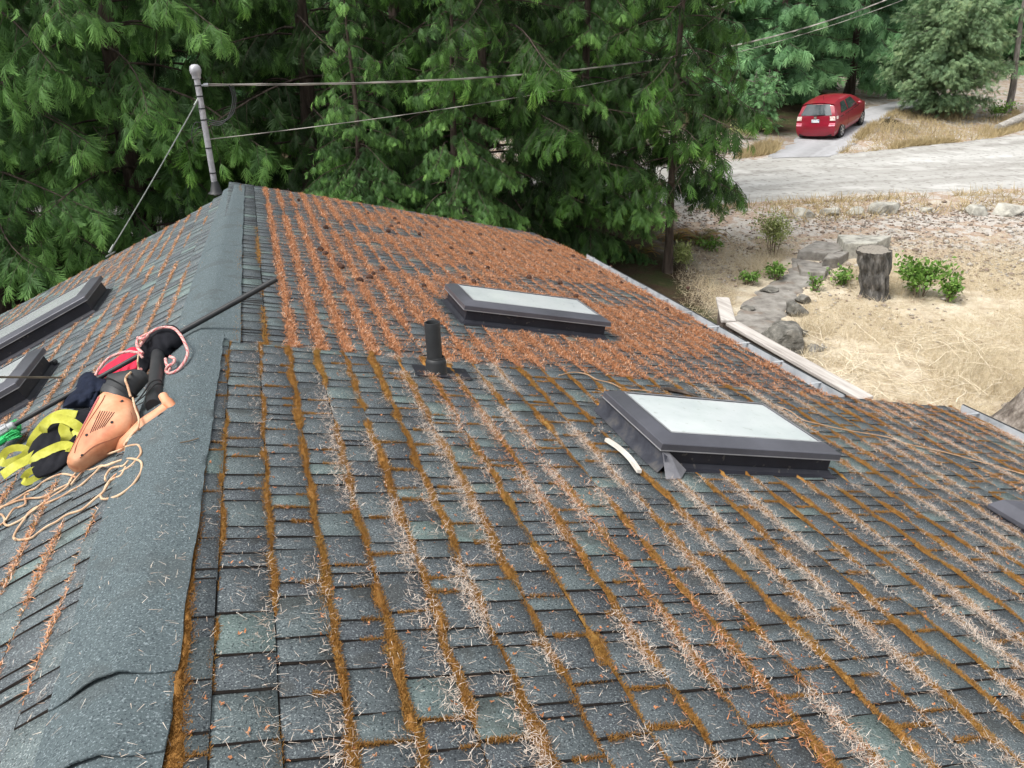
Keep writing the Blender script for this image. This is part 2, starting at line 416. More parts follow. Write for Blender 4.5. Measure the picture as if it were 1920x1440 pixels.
for i in range(len(ys) - 1):
    y0, y1 = ys[i], ys[i + 1] + .10
    wr = .120 - .002 * (i % 2); wl = float(np.interp(y0, [.9, 1.4, 2.0, 2.6], [.115, .125, .16, .19]))
    bl = .010 if i in (9, 10) else .0005
    cap_piece(cap, y0, min(y1, SEAM + .06), wl, float(np.interp(y1, [.9, 1.4, 2.0, 2.6], [.115, .125, .16, .19])) - .003, wr, wr - .001, NEAR_LIFT + .0235, NEAR_LIFT + (.0165 if i in (8, 9) else .0212), 40 + i, bl, 60 if i == 10 else 10)
yf = [SEAM + .01, 6.6, 10.16]
for i in range(len(yf) - 1):
    wr = .20 - .045 * i; wl = .165 - .012 * i
    cap_piece(cap, yf[i], min(yf[i + 1] + .1, 10.27), wl, wl - .012, wr, wr - .045, .0215, .0200, 80 + i, .0, 40)
cap.build('ridge_cap', M_CAP, roof_o, smooth=True, angle=50)

# --- fascia, gutters, walls --------------------------------------------------------------------
fa = MB()
for x, y0, y1, lf in ((FAR_EAVE, SEAM, 9.7, 0), (NEAR_EAVE, -3.2, SEAM, NEAR_LIFT)):
    p = RP(x, 0, lf); fa.box(V(x + .004, (y0 + y1) / 2, p[2] - .10), .024, y1 - y0, .17)
fa.build('fascia', M_FASCIA, house)
def gutter(x, y0, y1, lift):
    b = MB(); z = float(zr(x)) + lift + .004; prof = [(.018, .0), (.018, -.095), (.05, -.11), (.10, -.10), (.128, -.06), (.132, .004), (.120, .006), (.118, -.055), (.095, -.090), (.05, -.098), (.026, -.088), (.026, 0)]
    yy = np.linspace(y0, y1, 30)
    b.loft([[V(x + u, y, z + w + .003 * math.sin(y * 2.1)) for u, w in prof] for y in yy])
    for y in np.arange(y0 + .25, y1 - .05, .46):          # hanger straps across the trough
        b.box(V(x + .075, y, z + .006), .115, .022, .004)
    g = b.build('gutter', M_GUT, house)
    b = MB(); b.loft([[V(x + u, y, z + w + .003 * math.sin(y * 2.1)) for u, w in ((.124, .002), (.137, .002), (.137, .009), (.124, .009))] for y in yy]); b.build('gutter_lip', M_BLACK, g)
    c = MB()
    n = int((y1 - y0) * 260); rg = np.random.RandomState(int(x * 100))
    gx = np.linspace(y0 + .01, y1 - .01, 60); rings = []
    for y in gx:
        hh = -.082 + .02 * vnoise(y * 6, 0, 5); rings.append([V(x + .03, y, z - .09), V(x + .03, y, z + hh), V(x + .075, y, z + hh + .008), V(x + .112, y, z + hh), V(x + .112, y, z - .085)])
    c.loft(rings, cap=True)
    c.build('gutter_debris', M_GUTD, g)
M_GUTD = pmat('gutter_debris', [hexc(150, 152, 156), hexc(190, 192, 196), hexc(120, 104, 92)], rough=.6, scale=5, stretch=(1, 3, 1))
gutter(FAR_EAVE, SEAM + .02, 8.75, 0.0)
gutter(NEAR_EAVE, -3.2, SEAM - .02, NEAR_LIFT)
w = MB()
w.box(V(1.55, 7.2, .85), 3.7, 5.3, 1.7); w.box(V(1.95, .35, .85), 4.7, 7.8, 1.7)
w.box(V(-2.2, 2.6, .42), 3.55, 12.2, .84)
w.build('wall', M_WALL, house)

# --- skylights ---------------------------------------------------------------------------------
def skylight(p, ax, L, W, hc, hf, wf=.050, mats=None, curb_in=.02, worn=None):
    """p: low-near corner on the roof plane; ax: rows (along slope, along ridge, normal); L along slope, W along ridge"""
    a, b, n = [np.array(k) for k in ax]
    P = lambda u, v, h: p + a * u + b * v + n * h
    root = None
    def ring(o, h): return [P(-o, -o, h), P(L + o, -o, h), P(L + o, W + o, h), P(-o, W + o, h)]
    cb = MB(); cb.loft([ring(.03, .004), ring(.004, .018), ring(-.004, .03), ring(-curb_in * .2, hc)], cap=False)
    c = cb.build('skylight', M_CURB, house)                     # the curb is the body of the skylight
    fr = MB(); o = .018
    fr.loft([ring(-.03, hc + .001), ring(o, hc + .001), ring(o + .004, hc + .006), ring(o + .004, hc + .034), ring(o + .001, hc + .037),
             ring(o - .003, hc + .038), ring(-wf * .62, hc + hf), ring(-wf, hc + hf + .002), ring(-wf, hc + hf - .006), ring(-.03, hc - .004)], cap=False)
    f = fr.build('frame', M_FRAME, c, smooth=True, angle=25)
    g = MB(); g.add(ring(-wf + .004, hc + hf - .003) + ring(-wf + .004, hc + hf - .02), [(0, 1, 2, 3), (7, 6, 5, 4), (0, 4, 5, 1), (1, 5, 6, 2), (2, 6, 7, 3), (3, 7, 4, 0)])
    g.build('pane', M_GLASS, c)
    s_ = MB()                                                   # thin rubber seal round the pane and bottom lip
    for (u0, v0, u1, v1) in ((-wf, -wf, L + wf, -wf), (L + wf, -wf, L + wf, W + wf), (L + wf, W + wf, -wf, W + wf), (-wf, W + wf, -wf, -wf)):
        pass
    r1, r2 = ring(-wf + .001, hc + hf + .0035), ring(-wf - .008, hc + hf + .0035)
    for i in range(4):
        j = (i + 1) % 4; s_.add([r1[i], r1[j], r2[j], r2[i]], [(0, 1, 2, 3)])
    r1, r2 = ring(o + .0055, hc + .0015), ring(o + .0055, hc + .0075)
    for i in range(4):
        j = (i + 1) % 4; s_.add([r1[i], r1[j], r2[j], r2[i]], [(0, 1, 2, 3)])
    s_.build('seal', M_SEAL, c)
    if worn:
        q = MB()
        for wside in worn:
            if wside == 'far':
                q.add([P(-o, W + o + .0065, hc + .001), P(L + o, W + o + .0065, hc + .001), P(L + o, W + o + .006, hc + .031), P(-o, W + o + .006, hc + .031)], [(0, 1, 2, 3)])
        if q.n: q.build('worn_lip', M_CURBW, c)
    fl = MB()                                                    # step flashing around the base
    r0, r1, r2 = ring(.032, .011), ring(.016, .016), ring(.002, .034)
    fl.loft([ring(.034, .006), r0, r1, r2], cap=False)
    fl.build('flashing', M_CURB, c)
    return c, P
M_SEAL = pmat('rubber_seal', [hexc(120, 120, 124), hexc(150, 150, 152)], rough=.6)
axR = (DR, V(0, 1, 0), NR); axL = (DLs, CRD, NL)
sk1, P1 = skylight(RP(1.565, 2.845, NEAR_LIFT), axR, .945, .60, .095, .062)
sk1['label'] = 'large skylight with pane tinted like pale sky reflection on the near right slope'
sk2, P2 = skylight(RP(1.235, 5.05, 0), axR, 1.055, .55, .10, .06)
sk2['label'] = 'skylight amid orange litter on the far right slope'
# left slope: corner nearest crest and camera
def Lsl(x, y):                                                  # (x,y) on the left slope -> s,l
    d = V(x, y, 0) - V(CR0[0], CR0[1], 0); A = np.array([[DLs[0], CRD[0]], [DLs[1], CRD[1]]]); return np.linalg.solve(A, d[:2])
s_, l_ = Lsl(-1.335, 6.80); sk3, P3 = skylight(LPt(s_, l_), axL, 1.15, .68, .115, .06, worn=['far'])
sk3['label'] = 'long skylight on the left slope nearer the far edge'
s_, l_ = Lsl(-1.40, 4.93); sk4, P4 = skylight(LPt(s_, l_), axL, 1.15, .62, .11, .06, worn=['far'])
sk4['label'] = 'skylight on the left slope beside the tool pile'
b = MB(); nv = 12                                                # dark apron flashing on its uphill side
b.loft([[P1(-.006, v, .088), P1(-.012, v, .04), P1(-.034 - .004 * math.sin(v * 9), v, .0125), P1(-.038 - .004 * math.sin(v * 9), v, .008)] for v in np.linspace(-.06, .66, nv)], cap=False, closed=False)
b.build('apron_flashing', pmat('apron_metal', [hexc(34, 36, 44), hexc(52, 54, 62), hexc(84, 82, 80)], rough=.6, scale=9), sk1, smooth=True)
# bent corner flashing of the near skylight
b = MB(); hc = .095
q = [P1(-.008, -.008, .094), P1(-.03, -.13, .010), P1(.055, -.115, .010), P1(.125, -.035, .014), P1(.03, -.010, .085)]
b.add(q + [k + NR * .0025 for k in q], [(0, 1, 2, 4), (4, 2, 3), (5, 6, 7, 9), (9, 7, 8), (0, 5, 6, 1), (1, 6, 7, 2), (2, 7, 8, 3)])
o = b.build('corner_flashing', pmat('bent_flashing', [hexc(112, 112, 118), hexc(146, 146, 150)], rough=.45, scale=12, metal=.3), sk1)

# --- vent pipe ---------------------------------------------------------------------------------
vp = RP(.79, 3.90, NEAR_LIFT)
b = MB(); R = .041
b.lathe([(R, -.05), (R, .282), (R - .001, .285), (R - .006, .285), (R - .007, .282), (R - .007, .02)], vp, V(-.035, .0, 1), 28, cap=False)
pipe = b.build('vent_pipe', M_BLACK, house, smooth=True); pipe['label'] = 'short black plumbing vent pipe with an open top'
b = MB(); b.lathe([(.062, .0), (.058, .012), (.054, .06), (.050, .075), (.046, .078), (.045, .086), (.0415, .088)], vp + NR * .008, nrm(V(.03, 0, 1)), 28, cap=False)
b.build('collar', M_BLACK, pipe, smooth=True)
b = MB(); b.box(vp + NR * .012 + V(.03, -.005, -.006), .30, .17, .003, ax=(DR, V(0, 1, 0), NR))
for k in range(4): pass
b.build('flashing', M_CURB, pipe)

# --- low box vent at the right -----------------------------------------------------------------
bv = RQ(1918, 1000, NEAR_LIFT); b = MB(); bx, by = bv[0] + .11, bv[1] + .08
P = lambda u, v, h: RP(bx, by, NEAR_LIFT + h) + DR * u + V(0, 1, 0) * v
rg_ = lambda o, h: [P(-.11 - o, -.11 - o, h), P(.11 + o, -.11 - o, h), P(.11 + o, .11 + o, h), P(-.11 - o, .11 + o, h)]
b.loft([rg_(.0, .0), rg_(.0, .02), rg_(.015, .022), rg_(.015, .04), rg_(-.02, .085), rg_(-.06, .10)], cap=True)
bvo = b.build('roof_vent', M_FRAME, house, smooth=True, angle=20); bvo['label'] = 'low square metal roof vent near the right eave'
b = MB(); b.loft([rg_(.08, .007), rg_(.08, .009), rg_(.0, .012)], cap=False); b.build('flashing', M_CURB, bvo)

# --- service mast ------------------------------------------------------------------------------
mb = LQ(405, 358); Hm = 1.33; lean = V(-.035, .0, 1)
b = MB(); b.tube([mb - UP * .05, mb + lean * Hm], .036, 16)
mast = b.build('service_mast', M_MAST, house, smooth=True); mast['label'] = 'grey steel service mast rising from the ridge end'
mt = mb + lean * Hm
b = MB(); b.lathe([(.036, -.02), (.050, -.01), (.052, .03), (.064, .05), (.068, .085), (.058, .125), (.035, .145), (.0, .15)], mt, lean, 20, cap=False)
b.build('weatherhead', M_MAST, mast, smooth=True)
b = MB(); b.lathe([(.10, -.03), (.07, .0), (.046, .10), (.037, .12)], mb, UP, 18, cap=False)
b.build('boot', M_BLACK, mast, smooth=True)
for h in (.22, .52, .85, .98, 1.12, 1.24):
    b = MB(); b.lathe([(.0375, -.008), (.041, -.006), (.041, .006), (.0375, .008)], mb + lean * h, lean, 16, cap=False); b.build('band', M_BLACK, mast)
b = MB(); b.tube([mt + V(.03, 0, -.09), mt + V(.075, -.01, -.085)], .012, 8); b.tube([mt + V(.07, -.01, -.085), mt + V(.12, -.015, -.08)], .022, 10)
b.build('insulator', M_GUT, mast, smooth=True)
b = MB()
pA = mt + V(.38, -.04, -.10)
for k, (dx, dz) in enumerate(((.0, 0), (.02, .01), (-.02, .02))):
    b.tube(smooth_path([pA + V(dx, 0, dz), pA + V(dx + .02, 0, -.14), pA + V(-.04 + dx, 0, -.32), pA + V(-.18, 0, -.40 - .02 * k), mt + V(.02, 0, -.46 - .03 * k)]), .007, 6)
p0 = mb + lean * .80
b.tube(smooth_path([p0, p0 + V(-.10, 0, .02), p0 + V(-.16, 0, -.10), p0 + V(-.165, 0, -.22)]), .006, 6)
b.tube(smooth_path([p0 - UP * .04, p0 + V(-.08, 0, -.04), p0 + V(-.13, 0, -.10)]), .006, 6)
b.build('drip_loop', M_BLACK, mast, smooth=True)

# --- moss, litter and needles on the roof --------------------------------------------------------
class Acc:
    def __init__(s): s.v = []; s.f = []; s.t = []; s.n = 0
    def add(s, v, f, t): s.v.append(v); s.f.append(f + s.n); s.t.append(t); s.n += len(v)
    def build(s, name, mat, parent=None): return np_mesh(name, np.concatenate(s.v), np.concatenate(s.f), mat, parent, tone=np.concatenate(s.t))
def mound_strip(acc, frame, sline, l0, l1, wid, hgt, base, tone, step=.012, wob=.008, seed=0):
    """bumpy ridge of moss along a course line"""
    l = np.arange(l0, l1, step); m = len(l)
    if m < 3: return
    w = wid(l); h = hgt(l); c = sline + wob * (vnoise(l * 9, l * 0, seed + 5) - .5) * 2
    rows = []; U = np.array([-1, -.6, 0, .55, 1.0]); Hh = np.array([-.15, .75, 1.0, .7, -.25])
    for k in range(5):
        rag = 1 + .5 * (vnoise(l * 45, l * 0 + k, seed) - .5); hr = 1 + .9 * (vnoise(l * 60, l * 0 + k * 3, seed + 2) - .5)
        rows.append(frame(c + U[k] * w * rag, l, base + h * Hh[k] * hr - (h < 1e-4) * .02))
    v = np.stack(rows, 1).reshape(-1, 3)
    i = np.arange(m - 1)[:, None] * 5; k = np.arange(4)[None]
    f = np.stack([i + k, i + k + 1, i + k + 6, i + k + 5], -1).reshape(-1, 4)
    ok = ((h[:-1] > 1e-4) | (h[1:] > 1e-4)); f = f[np.repeat(ok, 4)]
    tn = np.repeat(np.clip(tone(l), 0, 1), 5) + np.tile([-.12, 0, .06, .02, -.1], m)
    acc.add(v, f, tn)
def scatter(acc, frame, s, l, base, nv, length, width, tilt, rg, tone, flat=True):
    n = len(s)
    if n == 0: return
    P = frame(s, l, base); a = rg.uniform(0, 2 * math.pi, n)
    ex = nrm(frame(np.array([1.0]), np.array([0.]), np.array([0.])) - frame(np.array([0.]), np.array([0.]), np.array([0.])))[0]
    ey = nrm(frame(np.array([0.]), np.array([1.]), np.array([0.])) - frame(np.array([0.]), np.array([0.]), np.array([0.])))[0]
    d = np.cos(a)[:, None] * ex + np.sin(a)[:, None] * ey; ti = tilt(n)
    D = (d * np.cos(ti)[:, None] + nv * np.sin(ti)[:, None]) * length[:, None]
    W = np.cross(d, nv) if flat else nrm(np.cross(D, rg.normal(size=(n, 3))))
    v, f = blades(P, D, W, width)
    acc.add(v, f, np.repeat(tone, 4))
moss, litter, needles = Acc(), Acc(), Acc()
rg = np.random.RandomState(11)
SKYR = [(1.50, 2.60, 2.75, 3.60), (1.15, 2.38, 4.98, 5.68), (.55, 1.0, 3.86, 4.02)]   # x0,x1,y0,y1 footprints kept clear
def clear_R(s, l):
    x = CR0[0] + s * DR[0]; ok = np.ones(len(s), bool)
    for a, b_, c, d in SKYR: ok &= ~((x > a) & (x < b_) & (l > c) & (l < d))
    return ok
# near right slope
lines_n = [r[1] for r in rows_n]
for k, sl_ in enumerate(lines_n):
    x = CR0[0] + sl_ * DR[0]
    if x < -.30: continue
    first = x < -.12
    amp = np.interp(x, [-.3, -.15, -.02, .2, 1.0, 3, 4.7], [.18, .35, .8, 1.0, 1.0, .95, .7])
    dens = lambda l: np.clip((.55 * fbm(l * 2.2, l * 0 + k * 7.3, 21) + .45 * vnoise(l * 8, l * 0 + k * 1.3, 22) - (.48 - .26 * amp)) * 5, 0, 1)
    wid = lambda l: (.004 + .024 * amp * fbm(l * 6, l * 0 + k * 3.1, 9) ** 1.6) * (.35 + .65 * dens(l)) * (1 + .35 * vnoise(l * 14, l * 0 + k, 2))
    hgt = lambda l: np.where(dens(l) > .05, (.003 + .016 * amp * vnoise(l * 9, l * 0 + k, 31) ** 1.3) * dens(l), 0)
    tn = lambda l: -.05 + .95 * fbm(l * 4, l * 0 + k * 2.7, 33) + .14 * rg.normal(size=len(l))
    l0 = .75 if x < 1 else (.55 if x < 2.2 else .9)
    mound_strip(moss, frame_R, sl_ + .002, l0, SEAM - .01, wid, hgt, NEAR_LIFT + .002, tn, seed=k)
    n = int(26000 * (.3 + .7 * amp)); l = rg.uniform(l0, SEAM, n) if x < 1.5 else rg.uniform(l0, SEAM, n)
    l = l0 + (SEAM - l0) * rg.uniform(0, 1, n) ** 1.35
    dd = dens(l); keep = rg.uniform(size=n) < dd; l = l[keep]; n = len(l)
    s_ = sl_ + .002 + .008 * (vnoise(l * 9, l * 0, k + 5) - .5) * 2 + rg.normal(0, .55, n).clip(-1.1, 1.1) * wid(l)
    cl = clear_R(s_, l); s_, l = s_[cl], l[cl]; n = len(l)
    hh = hgt(l) * .8
    scatter(moss, frame_R, s_, l, NEAR_LIFT + hh, NR, rg.uniform(.006, .015, n), rg.uniform(.0012, .0024, n), lambda m: rg.uniform(.2, 1.4, m), rg,
            np.clip(.35 + .5 * fbm(l * 3, l * 0 + k * 2.7, 33) + rg.normal(0, .16, n), 0, 1), flat=False)
    # pale needles gathered on the uphill side of the moss
    if x > -.1:
        cov = lambda l: np.clip((fbm(l * 3.1, l * 0 + k * 5.9, 55) - .42) * 4.2, 0, 1) * np.interp(x, [-.1, .1, .5, 4], [.35, .8, 1, 1])
        n = int(5200 * np.interp(x, [0, .5, 2, 4.7], [.6, 1.3, 1.7, 1.3])); l = l0 + (SEAM - l0) * rg.uniform(0, 1, n) ** 1.2
        l = l[rg.uniform(size=n) < cov(l)]; n = len(l)
        s_ = sl_ - .018 + rg.normal(0, .022, n); cl = clear_R(s_, l); s_, l = s_[cl], l[cl]; n = len(l)
        scatter(needles, frame_R, s_, l, NEAR_LIFT + .009 + rg.uniform(0, .012, n), NR, rg.uniform(.010, .030, n), rg.uniform(.0008, .0016, n), lambda m: rg.uniform(-.2, .6, m), rg, np.clip(rg.normal(.66, .28, n), 0, 1))
    # moss along some of the joints between tabs
    for (a0, a1, *_r) in rows_n[k][2]:
        if x > -.25 and rg.uniform() < .42 and a1 > l0 and a1 < SEAM - .03:
            m = int(rg.uniform(200, 700)); f0 = rg.uniform(.2, 1.0)
            ss = sl_ - E_ * rg.uniform(0, f0, m); ll = a1 + .003 + rg.normal(0, .0035 + .004 * rg.uniform(), m); cl = clear_R(ss, ll); ss, ll = ss[cl], ll[cl]; m = len(ss)
            scatter(moss, frame_R, ss, ll, np.full(m, NEAR_LIFT + .004), NR, rg.uniform(.005, .011, m), rg.uniform(.0013, .0022, m), lambda q: rg.uniform(.3, 1.3, q), rg, np.clip(rg.normal(.45, .2, m), 0, 1), flat=False)
# loose needles everywhere on near slope and cap
n = 8000; s_ = rg.uniform(.12, s_of_x(NEAR_EAVE), n); l = .6 + 3.5 * rg.uniform(0, 1, n) ** 1.3; cl = clear_R(s_, l); s_, l = s_[cl], l[cl]; n = len(l)
scatter(needles, frame_R, s_, l, np.full(n, NEAR_LIFT + .0105), NR, rg.uniform(.008, .03, n), rg.uniform(.001, .0018, n), lambda m: rg.uniform(-.03, .15, m), rg, np.clip(rg.normal(.6, .25, n), 0, 1))
n = 190; s_ = rg.uniform(.02, .115, n); l = .8 + 3.3 * rg.uniform(0, 1, n) ** 1.3
scatter(needles, frame_R, s_, l, np.full(n, NEAR_LIFT + .0235), NR, rg.uniform(.008, .03, n), rg.uniform(.001, .0018, n), lambda m: rg.uniform(-.03, .12, m), rg, np.clip(rg.normal(.65, .25, n), 0, 1))
n = 1500; s_ = rg.uniform(.13, 4.8, n); l = .7 + 3.4 * rg.uniform(0, 1, n) ** 1.3; cl = clear_R(s_, l); s_, l = s_[cl], l[cl]; n = len(l)
for q in range(3):
    scatter(litter, frame_R, s_ + rg.normal(0, .002, n), l + rg.normal(0, .002, n), np.full(n, NEAR_LIFT + .010), NR, rg.uniform(.005, .010, n), rg.uniform(.004, .007, n), lambda m: rg.uniform(.0, .9, m), rg, np.clip(rg.normal(.35, .22, n), 0, 1))
wid = lambda l: .004 + .016 * np.clip(fbm(l * 4, l * 0 + 4, 61) * 1.7 - .35, .1, 1) * np.interp(l, [1.2, 2.2, 3.4], [1.2, .8, .3]); hgt = lambda l: .004 + .012 * vnoise(l * 7, l * 0, 62) * np.interp(l, [1.2, 2.2, 3.4], [1.2, .7, .2])
mound_strip(moss, frame_R, .128, .8, SEAM, wid, hgt, NEAR_LIFT + .004, lambda l: .1 + .5 * fbm(l * 5, l * 0, 63), seed=77)
n = 16000; l = .8 + 3.2 * rg.uniform(0, 1, n) ** 1.8; s_ = .128 + rg.normal(0, .7, n) * wid(l)
scatter(moss, frame_R, s_, l, NEAR_LIFT + .004 + hgt(l) * .7, NR, rg.uniform(.006, .014, n), rg.uniform(.0012, .0022, n), lambda m: rg.uniform(.2, 1.3, m), rg, np.clip(rg.normal(.32, .2, n), 0, 1), flat=False)
# far right slope: strips of rust coloured cedar litter closing up down the slope
lines_f = [r[1] for r in rows_f]
for k, sl_ in enumerate(lines_f):
    x = CR0[0] + sl_ * DR[0]
    if x < -.19: continue
    full = float(np.interp(x, [-.05, .2, .7, 1.6, 3.7], [0, .32, .58, .92, 1.0])); thin = x < .05
    yend = float(far_end(x))
    edge = lambda l: np.clip((yend - l) / (.12 + .22 * max(0., x - .8)), .0, 1)
    slot = lambda l: np.where((l < 4.75) & (x > 2.2), .35, 1.0)           # barer patch beside the seam low down
    bare = lambda l: np.clip((fbm(x * 1.6 + l * .3, l * 2.3 - x, 77) - .30) * 5, .25, 1) if full > .5 else 1.0
    if k % 1 == 0:
        amp = .25 if thin else .75 + .25 * full
        dens = lambda l: np.clip((fbm(l * 1.6, l * 0 + k * 7.3, 121) - (.55 - .40 * amp)) * 5, 0, 1) * edge(l) * slot(l)
        wid = lambda l: (.006 + (.019 + .021 * full) * amp * (.3 + 1.0 * fbm(l * 7, l * 0 + k * 3.1, 19))) * (.4 + .6 * dens(l)) * bare(l)
        hgt = lambda l: np.where(dens(l) * bare(l) > .08, (.004 + .008 * amp * vnoise(l * 6, l * 0 + k, 131)) * dens(l), 0)
        tn = lambda l: .12 + .35 * fbm(l * 9, l * 0 + k * 2.7, 133) + .16 * rg.normal(size=len(l))
        lo = SEAM + .03
        acc = moss if thin else litter
        for (u0, u1) in ([(lo, yend - .02)] if not (1.13 < x < 2.42) else [(lo, 4.97), (5.70, yend - .02)]):
            mound_strip(acc, frame_R, sl_ - .004, u0, u1, wid, hgt, .002, tn, step=.03, seed=k + 50)
        n = int(10500 * (.3 if thin else 1)); l = lo + (yend - .05 - lo) * rg.uniform(0, 1, n) ** 1.25
        l = l[rg.uniform(size=n) < dens(l) * bare(l)]; n = len(l)
        s_ = sl_ - .006 + rg.normal(0, .8, n) * wid(l); cl = clear_R(s_, l); s_, l = s_[cl], l[cl]; n = len(l)
        scatter(acc, frame_R, s_, l, .006 + hgt(l) * .8, NR, rg.uniform(.010, .028, n), rg.uniform(.0025, .005, n), lambda m: rg.uniform(-.1, .8, m), rg, np.clip(rg.normal(.46, .28, n), 0, 1))
    if full > .3:      # general cover between the strips
        n = int(9000 * full ** 2); l = rg.uniform(SEAM + .05, yend - .05, n); bb = fbm(x * 1.6 + l * .3, l * 2.3 - x, 77)
        l = l[(rg.uniform(size=n) < np.clip((bb - .29) * 5, .10, 1) * edge(l) * slot(l))]; n = len(l)
        s_ = sl_ - rg.uniform(0, E_, n); cl = clear_R(s_, l); s_, l = s_[cl], l[cl]; n = len(l)
        scatter(litter, frame_R, s_, l, .007 + rg.uniform(0, .010, n), NR, rg.uniform(.010, .030, n), rg.uniform(.0025, .005, n), lambda m: rg.uniform(-.1, .5, m), rg, np.clip(rg.normal(.42, .30, n), 0, 1))
# litter drifts on the near slope: a broad rusty band crossing it and the lower right corner
for k, sl_ in enumerate(lines_n):
    x = CR0[0] + sl_ * DR[0]
    if x < .2: continue
    n = 2600; l = rg.uniform(1.0, SEAM, n)
    band = np.exp(-((x - (1.0 - (l - 2.4) * .18)) / .16) ** 2) * .55 + np.clip((x - 2.4) / 1.2, 0, 1) * np.clip((fbm(x * 1.3, l * 1.9, 91) - .36) * 4, 0, 1) * .9
    l = l[rg.uniform(size=n) < band]; n = len(l); s_ = sl_ - .012 + rg.normal(0, .022, n); cl = clear_R(s_, l); s_, l = s_[cl], l[cl]; n = len(l)
    scatter(litter, frame_R, s_, l, NEAR_LIFT + .012 + rg.uniform(0, .008, n), NR, rg.uniform(.01, .03, n), rg.uniform(.0018, .0032, n), lambda m: rg.uniform(-.1, .5, m), rg, np.clip(rg.normal(.5, .25, n), 0, 1))
# left slope
SKYL = [(Lsl(-1.335, 6.8), 1.15, .68), (Lsl(-1.40, 4.93), 1.15, .62)]
def clear_L(s, l):
    ok = np.ones(len(s), bool)
    for (p, L_, W_) in SKYL: ok &= ~((s > p[0] - .06) & (s < p[0] + L_ + .1) & (l > p[1] - .06) & (l < p[1] + W_ + .06))
    return ok
for k, r in enumerate(rows_l):
    sl_ = r[1]
    if sl_ > 4.3: break
    lend = float(left_end(sl_))
    amp = lambda l: np.clip(np.interp(sl_, [.2, .45, .8, 2], [0.35, .75, 1, 1]) * np.interp(l, [-1, 0, 1.5, 4, 8], [.62, .65, .7, 1, 1]), 0, 1)
    dens = lambda l: np.clip((fbm(l * 2.0, l * 0 + k * 7.3, 221) - (.62 - .34 * amp(l))) * 5, 0, 1)
    wid = lambda l: (.005 + .024 * amp(l) * fbm(l * 4, l * 0 + k * 3.1, 29)) * (.35 + .65 * dens(l))
    hgt = lambda l: np.where(dens(l) > .06, (.004 + .010 * amp(l) * vnoise(l * 6, l * 0 + k, 231)) * dens(l), 0)
    n = 9000; l = -1.2 + (lend + 1.2) * rg.uniform(0, 1, n) ** 1.1; l = l[rg.uniform(size=n) < dens(l)]; n = len(l)
    s_ = sl_ + rg.normal(0, .8, n) * wid(l); cl = clear_L(s_, l) & (l < lend - .05); s_, l = s_[cl], l[cl]; n = len(l)
    pick = rg.uniform(size=n) < .35
    scatter(moss, frame_L, s_[pick], l[pick], .006 + hgt(l[pick]) * .6, NL, rg.uniform(.006, .016, pick.sum()), rg.uniform(.002, .0035, pick.sum()), lambda m: rg.uniform(.2, 1.2, m), rg, np.clip(rg.normal(.55, .22, pick.sum()), 0, 1), flat=False)
    q = ~pick
    scatter(litter, frame_L, s_[q], l[q], .007 + hgt(l[q]) * .7, NL, rg.uniform(.01, .03, q.sum()), rg.uniform(.002, .004, q.sum()), lambda m: rg.uniform(-.1, .5, m), rg, np.clip(rg.normal(.68, .22, q.sum()), 0, 1))
    n = 1500; l = rg.uniform(1.8, lend - .1, n); hot = np.clip((fbm(sl_ * 1.4 + 3, l * 1.1, 303) - .55) * 6, 0, 1) * np.clip((sl_ - .8) / .5, 0, 1)
    l = l[rg.uniform(size=n) < hot]; n = len(l); s_ = sl_ - rg.uniform(0, E_, n); cl = clear_L(s_, l); s_, l = s_[cl], l[cl]; n = len(l)
    scatter(litter, frame_L, s_, l, .007 + rg.uniform(0, .008, n), NL, rg.uniform(.012, .035, n), rg.uniform(.003, .005, n), lambda m: rg.uniform(-.1, .35, m), rg, np.clip(rg.normal(.45, .2, n), 0, 1))
n = 2600; s_ = rg.uniform(.03, 2.2, n); l = -1 + 8 * rg.uniform(0, 1, n) ** 1.3; cl = clear_L(s_, l); s_, l = s_[cl], l[cl]; n = len(l)
scatter(needles, frame_L, s_, l, np.where(s_ < .2, NEAR_LIFT + .024, .0095), NL, rg.uniform(.008, .032, n), rg.uniform(.0011, .002, n), lambda m: rg.uniform(-.03, .15, m), rg, np.clip(rg.normal(.62, .25, n), 0, 1))
tag(moss.build('moss', M_MOSS), 'golden brown moss growing along the shingle courses', 'moss', kind='stuff')
tag(litter.build('cedar_litter', M_LIT), 'rust orange dead cedar litter lying in rows on the roof', 'litter', kind='stuff')
tag(needles.build('dead_needles', M_NEED), 'pale dead needles strewn over the near shingles', 'needles', kind='stuff')
